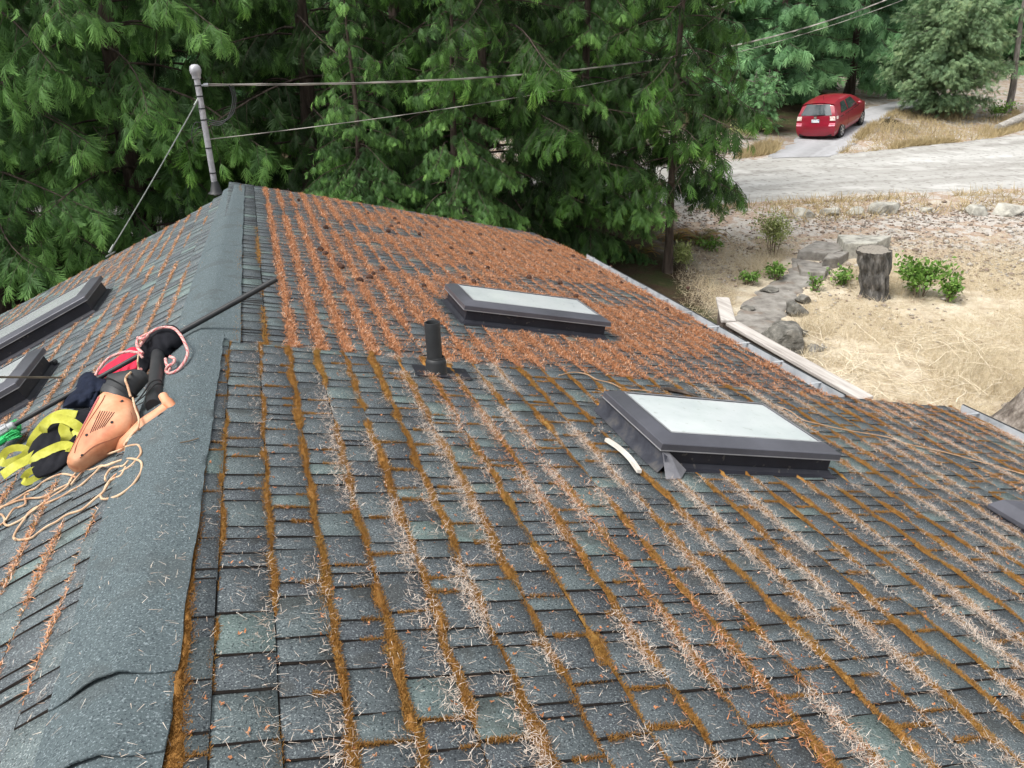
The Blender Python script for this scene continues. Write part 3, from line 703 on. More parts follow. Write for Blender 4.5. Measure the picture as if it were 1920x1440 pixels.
# cones lying on the far slope
cone0 = None; M_CONE = pmat('cone', [hexc(54, 38, 32), hexc(92, 66, 54)], rough=.9, scale=60)
rgc = np.random.RandomState(5)
CONES = [(1290, 540), (985, 425), (960, 410), (845, 465), (1075, 480), (1085, 505), (1065, 510), (1125, 510), (1080, 555), (765, 380), (740, 410), (900, 440), (1030, 470), (690, 400), (1165, 530), (1050, 530), (1145, 500), (560, 375), (820, 425), (1250, 580), (640, 500), (795, 535), (870, 520)] + \
    [(rgc.uniform(600, 1050), rgc.uniform(400, 530)) for _ in range(22)]
for (px, py) in CONES:
    p = RQ(px, py, .02)
    if not (SEAM < p[1] < float(far_end(p[0])) - .1) or (1.1 < p[0] < 2.45 and 4.9 < p[1] < 5.75): continue
    if cone0 is None:
        b = MB(); b.lathe([(.004, -.022), (.014, -.016), (.011, -.013), (.019, -.008), (.015, -.004), (.021, .002), (.016, .006), (.017, .011), (.011, .015), (.009, .02), (.0, .024)], V(0, 0, 0), V(1, .2, .1), 9, cap=False)
        c = cone0 = b.build('pine_cone', M_CONE)
    else: c = cone0.copy(); COL.objects.link(c)
    c.location = tuple(p); c.rotation_euler = (0, 0, rgc.uniform(0, 6.28)); k_ = rgc.uniform(.8, 1.3); c.scale = (k_,) * 3
    tag(c, 'small dark cone lying among the orange litter on the roof', 'cone', 'cones scattered over the far roof slope')
# ------------------------------------------------------------------ terrain
FW = V(.2980, .9546); RT = V(.9546, -.2980)
_hd = np.array([-400, -5, 8, 14.5, 18, 20.5, 28, 33, 35, 38, 46, 60, 90, 200, 700.0])
_hz = np.array([-3, 0, .05, .32, .78, 1.06, 1.32, 1.52, 1.78, 2.2, 3.0, 4.6, 8.8, 22, 46.0])
_dd = np.linspace(-400, 700, 4401); _zz = np.interp(_dd, _hd, _hz)
_k = np.ones(13) / 13; _zz = np.convolve(np.pad(_zz, 6, mode='edge'), _k, 'valid')
def ground_h(x, y):
    x = np.asarray(x, float); y = np.asarray(y, float); d = x * FW[0] + y * FW[1]; r = x * RT[0] + y * RT[1]
    z = np.interp(d, _dd, _zz)
    z = z + .10 * (fbm(x * .35, y * .35, 401, 1) - .5) * np.clip((d - 4) / 8, 0, 1) + .03 * (fbm(x * .9, y * .9, 402, 1) - .5)
    wc = np.exp(-((x - 23.4) ** 2 + (y - 29.7) ** 2) / 9.0)           # the drive where the car stands
    z = z * (1 - wc) + wc * (1.66 + .157 * ((x - 22.416) * .833 + (y - 29.032) * .554) - .046 * ((x - 22.416) * -.554 + (y - 29.032) * .833) - .06)
    z = z + np.clip((d - 46) / 40, 0, 1) * 5 * (fbm(x * .03, y * .03, 403) - .4)
    return z
def gp(px, py, dz=0.0):
    """where the photo's ray meets the ground"""
    r = ray(px, py); t = np.linspace(4, 260, 5000); P = CAMP + np.outer(t, r)
    g = P[:, 2] - ground_h(P[:, 0], P[:, 1]); i = np.argmax(g < 0); i = max(i, 1)
    k = g[i-1] / (g[i-1] - g[i]); p = P[i-1] + (P[i] - P[i-1]) * k; p[2] += dz; return p
def gcoord(r, d): p = RT * r + FW * d; return p
def spaced(lo, hi, fine_lo, fine_hi, step):
    a = list(np.arange(fine_lo, fine_hi, step)); s = step; x = fine_hi
    while x < hi: a.append(x); s *= 1.25; x += s
    a.append(hi); s = step; x = fine_lo - step; pre = []
    while x > lo: pre.append(x); s *= 1.25; x -= s
    pre.append(lo); return np.array(pre[::-1] + a)
xs = spaced(-500, 600, -16, 34, .3); ys = spaced(-300, 700, 2, 50, .3)
X, Y = np.meshgrid(xs, ys); Z = ground_h(X, Y)
nx = len(xs); idx = np.arange(nx * len(ys)).reshape(len(ys), nx)
f = np.stack([idx[:-1, :-1], idx[:-1, 1:], idx[1:, 1:], idx[1:, :-1]], -1).reshape(-1, 4)
Dg = (X * FW[0] + Y * FW[1]).ravel(); Rg = (X * RT[0] + Y * RT[1]).ravel()
nz_ = (fbm(X.ravel() * .5, Y.ravel() * .5, 411) - .5)
forest = np.clip((4.6 - Rg + nz_ * 2.5) / 1.2, 0, 1) * np.clip((Dg - 9) / 2, 0, 1) * np.clip((21.5 - Dg + nz_ * 2) / 1, 0, 1)
forest = np.maximum(forest, np.clip((Dg - 33.5 + nz_ * 3 + np.clip(Rg - 14, -8, 12) * -.1) / 3, 0, 1) * np.where(Rg > 17, .25, 1))
forest = np.maximum(forest, np.clip((-4 - Rg) / 2, 0, 1))
lawn = np.clip((17.6 - Dg + nz_ * 3) / 1.5, 0, 1)
M_GROUND = bpy.data.materials.new('ground_soil'); M_GROUND.use_nodes = True
def ground_material(m):
    nt = m.node_tree; N = nt.nodes; Lk = nt.links; b = N['Principled BSDF']; b.inputs['Roughness'].default_value = .95; b.inputs['Specular IOR Level'].default_value = .15
    g = N.new('ShaderNodeNewGeometry')
    def noise(sc, cols, lo=.3, hi=.7, det=6):
        n = N.new('ShaderNodeTexNoise'); n.inputs['Scale'].default_value = sc; n.inputs['Detail'].default_value = det; n.inputs['Roughness'].default_value = .68
        Lk.new(g.outputs['Position'], n.inputs['Vector']); r = N.new('ShaderNodeValToRGB'); e = r.color_ramp.elements
        while len(e) < len(cols): e.new(.5)
        for i, c in enumerate(cols): e[i].position = lo + (hi - lo) * i / (len(cols) - 1); e[i].color = (*c[:3], 1)
        Lk.new(n.outputs['Fac'], r.inputs['Fac']); return r.outputs['Color']
    soil = noise(1.3, [hexc(110, 100, 92), hexc(164, 152, 138), hexc(190, 186, 180), hexc(160, 138, 120), hexc(186, 176, 160), hexc(200, 197, 192)], .3, .7, 12)
    grass = noise(2.5, [hexc(148, 132, 114), hexc(182, 168, 146), hexc(202, 190, 168), hexc(214, 206, 190)], .3, .7, 9)
    fore = noise(1.1, [hexc(40, 34, 26), hexc(66, 54, 42), hexc(58, 64, 38), hexc(96, 80, 62)], .3, .75, 8)
    def mix(a, c, f):
        x = N.new('ShaderNodeMix'); x.data_type = 'RGBA'; at = N.new('ShaderNodeAttribute'); at.attribute_name = f
        Lk.new(at.outputs['Fac'], x.inputs[0]); Lk.new(a, x.inputs[6]); Lk.new(c, x.inputs[7]); return x.outputs[2]
    c = mix(mix(soil, grass, 'lawn'), fore, 'forest'); Lk.new(c, b.inputs['Base Color'])
    n3 = N.new('ShaderNodeTexNoise'); n3.inputs['Scale'].default_value = 14; n3.inputs['Detail'].default_value = 8; Lk.new(g.outputs['Position'], n3.inputs['Vector'])
    bp = N.new('ShaderNodeBump'); bp.inputs['Strength'].default_value = .8; bp.inputs['Distance'].default_value = .06; Lk.new(n3.outputs['Fac'], bp.inputs['Height']); Lk.new(bp.outputs[0], b.inputs['Normal'])
ground_material(M_GROUND)
gro = np_mesh('ground', np.stack([X.ravel(), Y.ravel(), Z.ravel()], 1), f, M_GROUND, smooth=True, attrs=dict(lawn=lawn, forest=forest))
tag(gro, kind='structure')

def sheet(name, near_px, far_px, mat, dz, n=120, m=36, ragged=.25, kind='structure', seed=0, pts=False):
    A = np.array(near_px if pts else [gp(*q) for q in near_px]); B = np.array(far_px if pts else [gp(*q) for q in far_px])
    A = smooth_path(A, 12); B = smooth_path(B, 12)
    ev = lambda Q: np.stack([np.interp(np.linspace(0, len(Q) - 1, n), np.arange(len(Q)), Q[:, c]) for c in range(3)], 1); A = ev(A); B = ev(B)
    t = np.linspace(0, 1, m)[:, None, None]; P = A[None] * (1 - t) + B[None] * t
    i = np.arange(n); wob = (fbm(i * .35, i * 0, seed + 500) - .5) * ragged * 2; wob2 = (fbm(i * .35, i * 0 + 9, seed + 501) - .5) * ragged * 2
    dirv = nrm((B - A))
    P = P + dirv[None] * (wob[None, :, None] * (1 - t) - wob2[None, :, None] * t)
    Pf = P.reshape(-1, 3); Pf[:, 2] = ground_h(Pf[:, 0], Pf[:, 1]) + dz
    tt = np.repeat(np.linspace(0, 1, m), n); ii = np.tile(i, m)
    edge = np.minimum(tt, 1 - tt); Pf[:, 2] -= np.where(edge < 1e-6, dz + .05, 0)
    tone = np.clip(.5 + (fbm(tt * 15, ii * .012, seed + 7) - .5) * 1.0 + (fbm(tt * 7, ii * .03, seed + 8) - .5) * .5 - .25 * np.exp(-(edge / .05) ** 2), 0, 1)
    ix = np.arange(n * m).reshape(m, n); f = np.stack([ix[:-1, :-1], ix[:-1, 1:], ix[1:, 1:], ix[1:, :-1]], -1).reshape(-1, 4)
    return tag(np_mesh(name, Pf, f, mat, smooth=True, tone=tone), kind=kind)
M_ROAD = pmat('road_gravel', [hexc(128, 126, 121), hexc(164, 162, 157), hexc(182, 181, 177), hexc(204, 203, 199)], rough=.95, scale=9, detail=12, attr='tone', attr_w=.62, spec=.15, speck=[(5, hexc(124, 120, 114), .56, .55), (1.2, hexc(206, 205, 202), .56, .4)])
M_DRIVE = pmat('drive_gravel', [hexc(132, 132, 132), hexc(168, 168, 170), hexc(190, 190, 194)], rough=.95, scale=4, detail=9, attr='tone', attr_w=.45, spec=.15)
M_CONC = pmat('concrete', [hexc(104, 100, 95), hexc(138, 134, 128), hexc(160, 157, 151)], rough=.9, scale=5, detail=9, spec=.2, bump=.3, bscale=40, bdist=.01, speck=(3, hexc(120, 104, 90), .58, .5))
sheet('road', [(-700, 560), (-300, 500), (100, 455), (500, 428), (900, 406), (1255, 388), (1400, 381), (1600, 366), (1920, 353), (2300, 340)],
      [(-700, 425), (-300, 400), (100, 375), (500, 352), (900, 330), (1220, 316), (1370, 304), (1480, 293), (1700, 278), (1920, 252), ][:10], M_ROAD, .035, n=260, m=90, ragged=.22, seed=1)
sheet('driveway', [(1440, 300), (1472, 275), (1512, 250), (1570, 222), (1630, 203), (1700, 190), (1790, 180)], [(1560, 296), (1600, 270), (1640, 240), (1672, 219), (1712, 204), (1762, 194), (1830, 184)], M_DRIVE, .05, n=90, m=30, ragged=.35, seed=2)
sheet('path', [(1425, 690), (1370, 640), (1372, 600), (1400, 562), (1440, 537), (1478, 512), (1486, 486)], [(1475, 680), (1440, 640), (1466, 600), (1492, 566), (1512, 541), (1545, 522), (1562, 500)], M_CONC, .03, n=70, m=16, ragged=.12, seed=3)

# ------------------------------------------------------------------ trees
M_BARK = pmat('bark', [hexc(44, 38, 33), hexc(70, 60, 53), hexc(98, 88, 80)], rough=.95, scale=9, stretch=(1, 1, .2), bump=1.0, bscale=18, bdist=.03)
M_BARKG = pmat('grey_bark', [hexc(74, 70, 66), hexc(112, 106, 100), hexc(140, 134, 128)], rough=.95, scale=9, stretch=(1, 1, .2), bump=1.0, bscale=18, bdist=.03)
def leafmat(name, cols): return pmat(name, cols, rough=.55, scale=1.2, detail=3, attr='tone', attr_w=.78, spec=.25, trans=.30)
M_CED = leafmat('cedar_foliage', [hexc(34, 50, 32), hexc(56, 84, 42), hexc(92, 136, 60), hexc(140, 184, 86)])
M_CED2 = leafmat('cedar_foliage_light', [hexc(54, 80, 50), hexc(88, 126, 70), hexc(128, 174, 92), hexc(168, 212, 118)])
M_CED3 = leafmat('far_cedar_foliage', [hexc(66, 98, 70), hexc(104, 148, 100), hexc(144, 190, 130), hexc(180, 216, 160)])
M_BUSHT = leafmat('soft_foliage', [hexc(76, 100, 74), hexc(108, 136, 100), hexc(140, 166, 122), hexc(172, 188, 138)])

def spray_template(rg, n=7, sec=2, wid=.046):
    """flat drooping cedar spray of unit length along +x; quads (verts, tip factor)"""
    Vv = []; T = []
    def kite(p, d, l, w, nn, t0, t1):
        d = nrm(d); s = nrm(np.cross(nn, d)); q = p + d * l
        Vv.extend([p, p + d * l * .45 + s * w / 2, q, p + d * l * .45 - s * w / 2]); T.extend([t0, (t0 + t1) / 2, t1, (t0 + t1) / 2])
    def strip(P, w, t0, t1):                                     # bent tapering finger
        P = np.array(P); m = len(P); Tn = nrm(np.gradient(P, axis=0)); sd = nrm(np.cross(UP * .9 + Tn * .2, Tn)); ws = w * np.array([.55, 1.0, .75, .12])[:m] / 2
        for i in range(m - 1):
            Vv.extend([P[i] - sd[i] * ws[i], P[i] + sd[i] * ws[i], P[i+1] + sd[i+1] * ws[i+1], P[i+1] - sd[i+1] * ws[i+1]])
            a_, b_ = t0 + (t1 - t0) * i / (m - 1), t0 + (t1 - t0) * (i + 1) / (m - 1); T.extend([a_, a_, b_, b_])
    ax = lambda t: V(t * (1 - .16 * t), 0, .10 * t - .62 * t * t)
    strip([ax(t) for t in (0, .35, .7, 1.05)], wid, 0, 1)
    for k in range(n):
        t = .04 + .86 * k / n
        for sg in (-1, 1):
            p = ax(t + rg.uniform(-.03, .03)); l = (.46 * (1 - t) ** .7 + .16) * rg.uniform(.75, 1.2); an = rg.uniform(.45, .85); dz = .05 - .25 * t + rg.uniform(-.1, .1)
            f_ = lambda u: p + V(l * u * math.cos(an) , sg * l * u * math.sin(an), l * (dz * u - .55 * u * u))
            strip([f_(u) for u in (0, .35, .7, 1.0)], wid, t * .5, min(1, t * .5 + .6))
            for j in range(sec):
                u = .22 + .3 * j; q = f_(u); s2 = -1 if j % 2 else 1
                kite(q, V(.75, sg * .35 * s2, -.45 - .2 * u), l * (.42 - .12 * j), wid * .8, UP, t * .5 + .2, min(1, t * .5 + .6))
    return np.array(Vv), np.array(T)
SPR = [spray_template(np.random.RandomState(60 + i)) for i in range(3)]
SPR_LO = [spray_template(np.random.RandomState(70 + i), n=4, sec=1, wid=.085) for i in range(3)]

def instance_sprays(O, D, Nn, S, tone, templ, rg):
    """transform templates to origins O, directions D, normals Nn, scales S"""
    which = rg.randint(0, len(templ), len(O)); out = []; tn = []
    D = nrm(D); Yv = nrm(np.cross(Nn, D)); Zv = np.cross(D, Yv)
    for k, (tv, tt) in enumerate(templ):
        m = which == k
        if not m.any(): continue
        v = O[m][:, None] + S[m][:, None, None] * (tv[None, :, 0:1] * D[m][:, None] + tv[None, :, 1:2] * Yv[m][:, None] + tv[None, :, 2:3] * Zv[m][:, None])
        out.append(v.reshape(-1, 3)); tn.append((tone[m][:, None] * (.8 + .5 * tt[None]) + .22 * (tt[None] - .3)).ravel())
    v = np.concatenate(out); return v, np.arange(len(v)).reshape(-1, 4), np.clip(np.concatenate(tn), 0, 1)

def cedar(seed, H=12, zb=1.3, R=3.0, nb=70, templ=None, spray=(.17, .36), dens=1.15, droop=.55, trunk_r=.20, zmax_dense=8.0, lean=(0, 0), ysq=1.0, dead=4):
    """returns crown (verts, faces, tone) and a wood MB, standing at the origin"""
    rg = np.random.RandomState(seed); templ = templ or SPR
    O = []; D = []; Nn = []; S = []; T = []; wood = MB()
    lx, ly = lean
    zt = np.linspace(-.3, H, 14); tr = trunk_r * (1 - .93 * np.clip(zt / H, 0, 1)); tr[0] *= 1.7; tr[1] *= 1.12
    axis = lambda z: V(lx * z + .06 * math.sin(z * .9 + seed), ly * z + .06 * math.cos(z * .7 + seed), z)
    wood.tube([axis(z) for z in zt], tr, 12)
    for i in range(nb):
        u = (i + rg.uniform(0, 1)) / nb; z = zb + (H - zb) * u ** 1.15; az = i * 2.39996 + rg.uniform(-.5, .5)
        prof = np.interp(z / H, [0, .12, .3, .6, 1], [.72, .95, 1.0, .66, .05]); L = R * prof * rg.uniform(.68, 1.12)
        if L < .25: continue
        o = V(math.cos(az), math.sin(az) * ysq, 0); sd_ = V(-math.sin(az), math.cos(az), 0); dr = droop * rg.uniform(.6, 1.3); upb = rg.uniform(.05, .3)
        bt = rg.uniform(-.12, .16)
        def path(s): return axis(z) + o * (L * s) + sd_ * (.12 * L * math.sin(s * 2.5 + i)) + UP * (L * (upb * s - dr * s * s + .30 * dr * s ** 4))
        ss = np.linspace(0, 1, 8); pp = np.array([path(s) for s in ss])
        wood.tube(pp, np.linspace(.008 + .007 * L, .003, 8), 5, cap=False)
        hi = z > zmax_dense
        nl = max(4, int(L * (3.2 if hi else 6.2) * dens))
        for j in range(nl):
            s = .24 + .76 * ((j + rg.uniform(0, 1)) / nl) ** .8; sg = 1 if (j % 2) else -1; p = path(s)
            tan = nrm(path(min(1, s + .03)) - path(s - .03))
            ld = nrm(tan * rg.uniform(.35, .9) + sd_ * sg * rg.uniform(.5, 1.0) - UP * rg.uniform(.1, .5)); ll = (.30 * L * (1.12 - s) ** .7 + .22) * rg.uniform(.7, 1.25)
            ns = max(3, int(ll * (6 if hi else 11) * dens))
            lt = rg.uniform(-.16, .2)
            wood.tube([p, p + ld * ll * .5 - UP * .04, p + ld * ll - UP * (.22 * ll + .05)], [.005, .003, .0015], 3, cap=False)
            for q in range(ns):
                t = (q + rg.uniform(.2, 1)) / ns; c = p + ld * ll * t - UP * (.28 * ll * t * t); s2 = 1 if q % 2 else -1
                lat = nrm(np.cross(ld, UP)); dd = ld * rg.uniform(.3, .9) + lat * s2 * rg.uniform(.15, .9) - UP * rg.uniform(.35, 1.25) + rg.normal(0, .18, 3)
                nn = UP * rg.uniform(.3, 1) + ld * rg.uniform(.1, .8) + rg.normal(0, .35, 3)
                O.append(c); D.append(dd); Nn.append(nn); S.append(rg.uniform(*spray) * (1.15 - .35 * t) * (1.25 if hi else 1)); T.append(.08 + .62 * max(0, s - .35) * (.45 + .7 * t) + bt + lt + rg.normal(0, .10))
    for i in range(dead):                                    # bare dead twigs hanging below and between
        z = rg.uniform(zb * .6, zb + 4); az = rg.uniform(0, 6.28); o = V(math.cos(az), math.sin(az), 0); L = R * rg.uniform(.5, .95)
        p = [axis(z) + o * (L * s) + UP * (L * (.25 * s - .75 * s * s)) + rg.normal(0, .05, 3) for s in np.linspace(0, 1, 7)]
        wood.tube(smooth_path(p, 3), np.linspace(.014, .003, 19), 5, cap=False)
        for j in range(5):
            a = p[2 + j % 4]; wood.tube([a, a + o * rg.uniform(.1, .4) + rg.normal(0, .2, 3), a + o * rg.uniform(.2, .6) + rg.normal(0, .3, 3) - UP * rg.uniform(.1, .5)], [.008, .005, .002], 4, cap=False)
    return instance_sprays(np.array(O), np.array(D), np.array(Nn), np.array(S), np.array(T), templ, rg), wood

def make_tree(name, gen, leaf, bark, label, cat='tree', group=None, crown='crown'):
    root = empty(name, (0, 0, 0), label, cat, group)
    (v, f, t), wood = gen
    wood.build('trunk', bark, root, smooth=True, angle=60)
    np_mesh(crown, v, f, leaf, root, tone=t)
    return root
def place(o, x, y, rz=0, sc=1.0, dz=0.0):
    o.location = (x, y, float(ground_h(x, y)) + dz); o.rotation_euler = (0, 0, rz); o.scale = (sc,) * 3; return o
def at_den(px, den, d_=0):                                   # plan position of a picture column at camera depth den, on the ground
    for z in [CAM_Z - 4]:
        pass
    py = 500.0
    for _ in range(12):
        p = at_depth(px, py, den); g = float(ground_h(p[0], p[1])); py += (p[2] - g) * F_PX / den
    return at_depth(px, py, den)
G_C = 'cedars behind the house'
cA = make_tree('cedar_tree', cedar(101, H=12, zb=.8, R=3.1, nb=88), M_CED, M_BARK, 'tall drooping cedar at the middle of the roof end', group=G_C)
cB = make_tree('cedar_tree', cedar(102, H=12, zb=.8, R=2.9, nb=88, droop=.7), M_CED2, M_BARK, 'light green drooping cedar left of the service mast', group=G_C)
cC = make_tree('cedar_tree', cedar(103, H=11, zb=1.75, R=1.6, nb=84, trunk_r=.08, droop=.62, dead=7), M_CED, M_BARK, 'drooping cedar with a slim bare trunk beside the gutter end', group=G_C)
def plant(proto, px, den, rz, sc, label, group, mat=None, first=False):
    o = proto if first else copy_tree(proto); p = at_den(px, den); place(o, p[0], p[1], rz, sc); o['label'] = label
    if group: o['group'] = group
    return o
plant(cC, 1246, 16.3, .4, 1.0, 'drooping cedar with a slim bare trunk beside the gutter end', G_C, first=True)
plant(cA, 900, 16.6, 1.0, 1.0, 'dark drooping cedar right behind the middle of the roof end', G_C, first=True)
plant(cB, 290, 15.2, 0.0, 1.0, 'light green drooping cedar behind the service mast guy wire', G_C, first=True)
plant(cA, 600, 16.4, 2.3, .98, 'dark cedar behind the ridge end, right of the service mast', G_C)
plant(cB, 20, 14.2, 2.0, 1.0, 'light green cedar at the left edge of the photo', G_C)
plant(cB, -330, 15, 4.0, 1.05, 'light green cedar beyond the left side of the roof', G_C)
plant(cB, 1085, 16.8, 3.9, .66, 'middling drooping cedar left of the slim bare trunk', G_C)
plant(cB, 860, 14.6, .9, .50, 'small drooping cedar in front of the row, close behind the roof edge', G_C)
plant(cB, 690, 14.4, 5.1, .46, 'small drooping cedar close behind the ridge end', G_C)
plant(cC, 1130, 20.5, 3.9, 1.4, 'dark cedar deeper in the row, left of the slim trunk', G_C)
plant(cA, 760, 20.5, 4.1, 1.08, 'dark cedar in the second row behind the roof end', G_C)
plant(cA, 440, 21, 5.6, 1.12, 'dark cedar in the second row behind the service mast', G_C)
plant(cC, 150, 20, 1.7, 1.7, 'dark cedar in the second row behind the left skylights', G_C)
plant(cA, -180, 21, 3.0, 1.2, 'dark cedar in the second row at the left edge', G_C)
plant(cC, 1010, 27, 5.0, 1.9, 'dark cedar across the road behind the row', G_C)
G_F = 'forest trees across the road'
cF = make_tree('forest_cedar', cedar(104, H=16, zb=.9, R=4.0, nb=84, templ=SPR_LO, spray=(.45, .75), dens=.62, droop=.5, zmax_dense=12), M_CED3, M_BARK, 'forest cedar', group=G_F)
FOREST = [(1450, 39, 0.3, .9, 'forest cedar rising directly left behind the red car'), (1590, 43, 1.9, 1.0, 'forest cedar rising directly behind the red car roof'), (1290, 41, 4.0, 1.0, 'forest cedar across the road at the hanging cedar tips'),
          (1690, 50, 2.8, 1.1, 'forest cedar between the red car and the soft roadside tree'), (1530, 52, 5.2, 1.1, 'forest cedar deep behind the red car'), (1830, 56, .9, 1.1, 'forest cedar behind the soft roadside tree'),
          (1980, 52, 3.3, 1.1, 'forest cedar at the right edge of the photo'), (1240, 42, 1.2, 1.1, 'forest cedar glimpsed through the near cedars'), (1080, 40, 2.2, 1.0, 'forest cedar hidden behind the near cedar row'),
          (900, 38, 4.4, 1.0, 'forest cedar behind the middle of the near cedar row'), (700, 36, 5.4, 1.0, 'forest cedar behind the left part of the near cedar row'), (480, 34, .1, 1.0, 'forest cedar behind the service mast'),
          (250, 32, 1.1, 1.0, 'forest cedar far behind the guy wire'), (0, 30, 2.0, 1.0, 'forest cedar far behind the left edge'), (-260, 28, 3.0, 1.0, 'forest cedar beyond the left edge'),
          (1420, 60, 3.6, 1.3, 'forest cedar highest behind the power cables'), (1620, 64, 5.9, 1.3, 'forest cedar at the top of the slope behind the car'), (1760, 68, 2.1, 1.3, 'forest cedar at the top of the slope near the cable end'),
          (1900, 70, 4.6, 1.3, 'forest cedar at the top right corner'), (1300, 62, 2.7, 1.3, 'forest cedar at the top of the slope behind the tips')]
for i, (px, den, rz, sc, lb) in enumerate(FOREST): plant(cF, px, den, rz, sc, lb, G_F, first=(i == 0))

# soft roadside tree with fine pale foliage
def soft_tree(seed, H, R, nb, spray, zb=.5, bark_r=.09, stems=4, n_mul=1.0):
    rg = np.random.RandomState(seed); O = []; D = []; Nn = []; S = []; T = []; wood = MB()
    tips = []
    for k in range(stems):
        a = k * 2.4 + rg.uniform(-.4, .4); le = rg.uniform(.05, .22)
        p = [V(math.cos(a) * (.12 + le * z), math.sin(a) * (.12 + le * z), z) + rg.normal(0, .05, 3) * (z > 0) for z in np.linspace(-.2, H * rg.uniform(.8, 1), 9)]
        wood.tube(smooth_path(p, 3), np.linspace(bark_r, .012, 25), 7); tips.append(np.array(p))
    for i in range(nb):
        st = tips[i % stems]; u = rg.uniform(.06, 1) ** .9; q = st[min(8, int(u * 8))]; z = q[2]
        if z < zb: continue
        az = rg.uniform(0, 6.28); L = R * np.interp(z / H, [0, .2, .45, .8, 1], [.75, 1, .9, .6, .25]) * rg.uniform(.55, 1.1); o = V(math.cos(az), math.sin(az), 0)
        end = q + o * L + UP * L * rg.uniform(-.22, .22); mid = q + o * L * .5 + UP * L * .12
        wood.tube([q, mid, end], [.018, .010, .003], 4, cap=False); bt = rg.normal(0, .12)
        n = int(L * 16 * n_mul)
        for j in range(n):
            t = .25 + .75 * rg.uniform(0, 1); c = (q * (1 - t) ** 2 + 2 * mid * t * (1 - t) + end * t * t) + rg.normal(0, .16, 3)
            O.append(c); D.append(o * .9 + rg.normal(0, .55, 3) - UP * .15); Nn.append(UP + rg.normal(0, .4, 3)); S.append(rg.uniform(*spray)); T.append(.45 + bt + rg.normal(0, .13))
    return instance_sprays(np.array(O), np.array(D), np.array(Nn), np.array(S), np.array(T), SPR_LO, rg), wood
st = make_tree('roadside_tree', soft_tree(201, 7.5, 3.0, 330, (.18, .36), n_mul=1.6), M_BUSHT, M_BARKG, 'soft pale green bushy tree right of the red car', 'tree')
p = gp(1752, 216); place(st, p[0], p[1], .5, .84)
st2 = make_tree('slender_tree', soft_tree(202, 9.0, 1.5, 46, (.22, .4), zb=1.8, bark_r=.17, stems=1, n_mul=.5), M_BUSHT, M_BARKG, 'slender grey trunk with sparse twigs at the right edge across the road', 'tree')
p = gp(1890, 214); place(st2, p[0], p[1], 1.5, 1.0)
st3 = make_tree('roadside_sapling', soft_tree(203, 3.0, 1.2, 70, (.2, .35), zb=.2, bark_r=.03, stems=5), M_CED3, M_BARKG, 'low green sapling left of the red car', 'sapling')
p = gp(1418, 246); place(st3, p[0], p[1], 1.5, .9)

# big old trunk at the right edge of the photo
b = MB(); rg = np.random.RandomState(9); n = 56; rings = []
tb = gp(2000, 818); tb = V(tb[0], tb[1], float(ground_h(tb[0], tb[1])))
for z in np.concatenate([np.linspace(-.2, 2.4, 60), np.linspace(2.6, 13, 30)]):
    R = .44 * (1 - z / 26) + .46 * math.exp(-max(z, 0) / .36) ; ring = []
    for k in range(n):
        a = 2 * math.pi * k / n; fl = 1 + .16 * math.exp(-max(z, 0) / .4) * math.sin(5 * a + 1)
        rr = R * fl * (1 + .10 * (fbm(np.array(math.cos(a) * 6 + 9), np.array(math.sin(a) * 6 + z * 1.1), 601) - .5) * 2) + .05 * abs(float(vnoise(math.cos(a) * 11 + 5, math.sin(a) * 11 + z * 2.6, 602)) - .5) * 2
        ring.append(tb + V(rr * math.cos(a) + .08 * z * 0 + .03 * z, rr * math.sin(a) + .02 * z, z))
    rings.append(ring)
b.loft(rings)
old = empty('old_tree', tb, 'thick old grey trunk with deep bark at the right edge of the lawn', 'tree')
b.build('trunk', pmat('deep_bark', [hexc(86, 78, 72), hexc(126, 118, 110), hexc(160, 152, 144)], rough=.95, scale=12, stretch=(1, 1, .35), bump=1.0, bscale=26, bdist=.05), old, smooth=True, angle=80)
(v_, f_, t_), wd = cedar(105, H=17, zb=10.5, R=3.2, nb=30, templ=SPR_LO, spray=(.4, .6), dens=.6, dead=0, trunk_r=.3)
np_mesh('crown', v_ + tb + V(.2, .1, 0), f_, M_CED, old, tone=t_)

# ------------------------------------------------------------------ stump, rocks, slabs
def stump():
    p = gp(1641, 556); root = empty('tree_stump', p, 'sawn upright grey stump with deep bark standing in dry grass', 'stump'); den = (RCAM.T @ (p - CAMP))[2] * -1
    R = 33 / F_PX * den; Hs = 97 / F_PX * den / .93 * .86; R *= .87
    b = MB(); n = 64; rings = []
    for z in np.linspace(-.05, Hs, 40):
        ring = []
        for k in range(n):
            a = 2 * math.pi * k / n; rr = R * (.76 + .24 * min(1, max(z, 0) / Hs) + .10 * math.exp(-max(z, 0) / .06) + .02 * math.sin(3 * a))
            rr *= 1 + .32 * (abs(float(vnoise(a * 6.4, z * 3.2, 611)) - .5) * 2 - .4) + .05 * (float(vnoise(a * 16, z * 14, 612)) - .5)
            zz = z + (.03 * math.sin(a + 1) if z > Hs * .9 else 0)
            ring.append(p + V(rr * math.cos(a) - .20 * z, rr * math.sin(a) + .05 * z, zz))
        rings.append(ring)
    b.loft(rings, cap=False)
    b.build('bark', pmat('stump_bark', [hexc(54, 53, 51), hexc(96, 94, 91), hexc(142, 139, 135)], rough=.95, scale=10, stretch=(1, 1, .3), bump=1.0, bscale=30, bdist=.04), root, smooth=True, angle=80)
    b = MB(); c = p + V(-.20 * Hs, .05 * Hs, Hs - .005); P = [c + V(0, 0, .004)]; F = []
    P += [q - V(0, 0, .006) + (c - q) * .02 for q in rings[-1]]; F = [(0, 1 + k, 1 + (k + 1) % n) for k in range(n)]
    b.add(P, F); b.build('cut_face', pmat('cut_wood', [hexc(120, 114, 106), hexc(146, 140, 130), hexc(96, 90, 84)], rough=.9, scale=14, dist=2), root)
stump()
